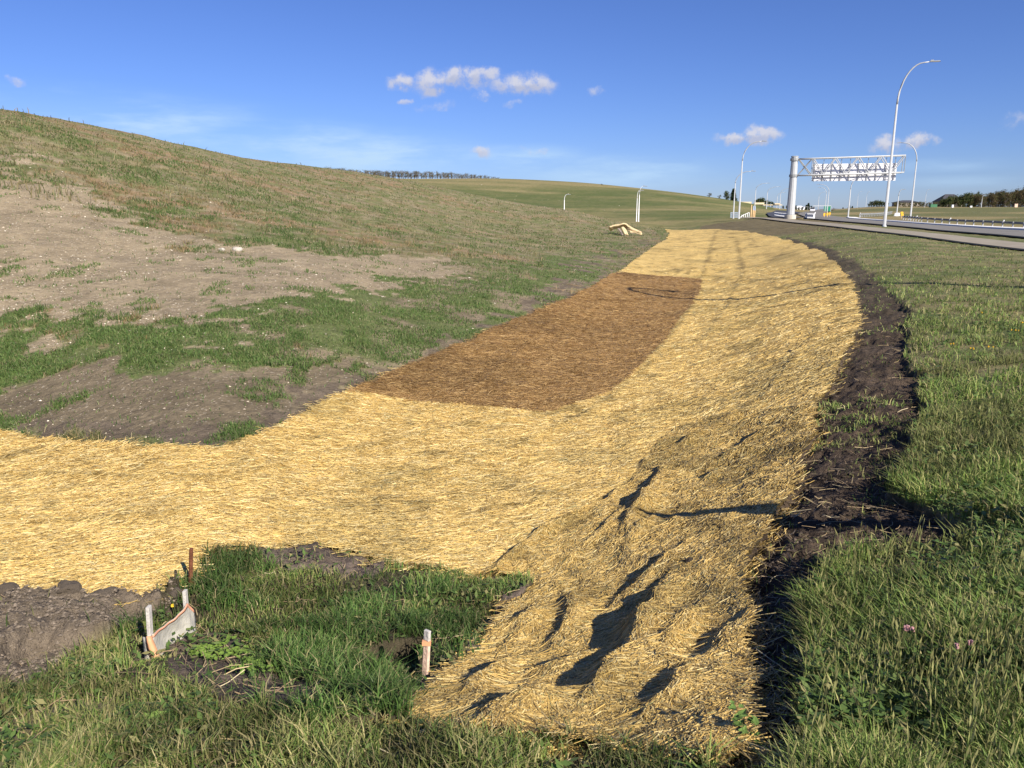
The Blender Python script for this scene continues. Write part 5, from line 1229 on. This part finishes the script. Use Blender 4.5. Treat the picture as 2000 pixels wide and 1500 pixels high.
blobs = [(782,155,24,12,1),(850,160,42,20,1.1),(905,152,50,16,1),(955,147,34,11,.85),(1035,163,38,20,1.1),(1000,165,34,11,.75),(942,181,13,9,.8),(793,197,11,7,.7),(855,209,34,8,.45),(1004,205,16,7,.7),(1163,173,13,10,.6),(938,296,24,10,.8),(1042,292,24,6,.65),
 (1440,270,32,9,1.1),(1485,266,32,13,1.15),(1735,279,28,15,1.1),(1790,274,32,11,1.1),(32,158,12,7,.6),(1985,238,22,14,.55),(757,147,10,5,.4)]
acc = None; under = None
for (u, v, wx_, wy_, dn) in blobs:
    c = pdir(u, v); s_ = 1 / F
    d = vm('SUBTRACT', DW, c); d2_ = vm('MULTIPLY', d.outputs[0], (1/(wx_*s_*1.35), 1/(wx_*s_*1.35), 1/(wy_*s_*1.25)))
    L_ = vm('LENGTH', d2_.outputs[0]).outputs['Value']
    q = smooth(L_, .25, 1.35, dn, 0.0)
    acc = q if acc is None else mt('MAXIMUM', acc, q)
    sz_ = N.new('ShaderNodeSeparateXYZ'); K_.new(d2_.outputs[0], sz_.inputs[0])
    g_ = mt('MULTIPLY', mt('MULTIPLY_ADD' if False else 'MULTIPLY', sz_.outputs[2], -1.0), q)
    under = g_ if under is None else mt('ADD', under, g_)
fine_ = nz_(52, 7, D0, .62)
dens_ = mt('MULTIPLY', acc, smooth(fine_.outputs['Fac'], .32, .66, .30, 1.15))
cum = smooth(dens_, .08, 1.0, 0, .88)
# thin high veils near the horizon
st = N.new('ShaderNodeMapping'); st.inputs['Scale'].default_value = (3.0, 3.0, 16.0); st.inputs['Rotation'].default_value = (0, .06, 0); K_.new(D0, st.inputs['Vector'])
cn = nz_(1.7, 8, st.outputs[0], .6)
veil = None
for (u, v, wx_, wy_, dn) in [(150,245,360,62,1.2),(20,225,200,38,.5),(600,280,170,44,1.1),(720,305,240,50,1.1),(1000,312,170,30,.9),(1210,335,200,36,.9),(1850,322,110,13,.4),(1880,355,110,12,.35),(380,215,120,14,.35)]:
    c = pdir(u, v); s_ = 1 / F
    d = vm('SUBTRACT', D0, c); d2_ = vm('MULTIPLY', d.outputs[0], (1/(wx_*s_), 1/(wx_*s_), 1/(wy_*s_))); L_ = vm('LENGTH', d2_.outputs[0]).outputs['Value']
    q = smooth(L_, .1, 1.2, dn, 0); veil = q if veil is None else mt('MAXIMUM', veil, q)
vd = mt('MULTIPLY', veil, smooth(cn.outputs['Fac'], .36, .62, .12, 1.0))
ccol = N.new('ShaderNodeMix'); ccol.data_type = 'RGBA'; K_.new(smooth(under, -.3, .6, 0, 1), ccol.inputs['Factor'])
ccol.inputs[6].default_value = (CW[0]*1.0, CW[1]*1.0, CW[2]*1.0, 1); ccol.inputs[7].default_value = (CW[0]*.72, CW[1]*.76, CW[2]*.86, 1)  # cloud undersides greyed in the colour, shading painted by height in each blob
m1 = N.new('ShaderNodeMix'); m1.data_type = 'RGBA'; K_.new(vd, m1.inputs['Factor']); K_.new(tint.outputs[0], m1.inputs[6]); m1.inputs[7].default_value = (2.7, 3.8, 5.1, 1)
m2 = N.new('ShaderNodeMix'); m2.data_type = 'RGBA'; K_.new(cum, m2.inputs['Factor']); K_.new(m1.outputs[2], m2.inputs[6]); K_.new(ccol.outputs[2], m2.inputs[7])
K_.new(m2.outputs[2], bg.inputs['Color'])
sc = bpy.context.scene; vs = sc.view_settings; vs.view_transform = 'Standard'; vs.look = 'None'; vs.gamma = 1; vs.exposure = .68; vs.use_curve_mapping = False
sc.cycles.max_bounces = 5; sc.cycles.diffuse_bounces = 2; sc.cycles.transmission_bounces = 2; sc.cycles.use_denoising = True
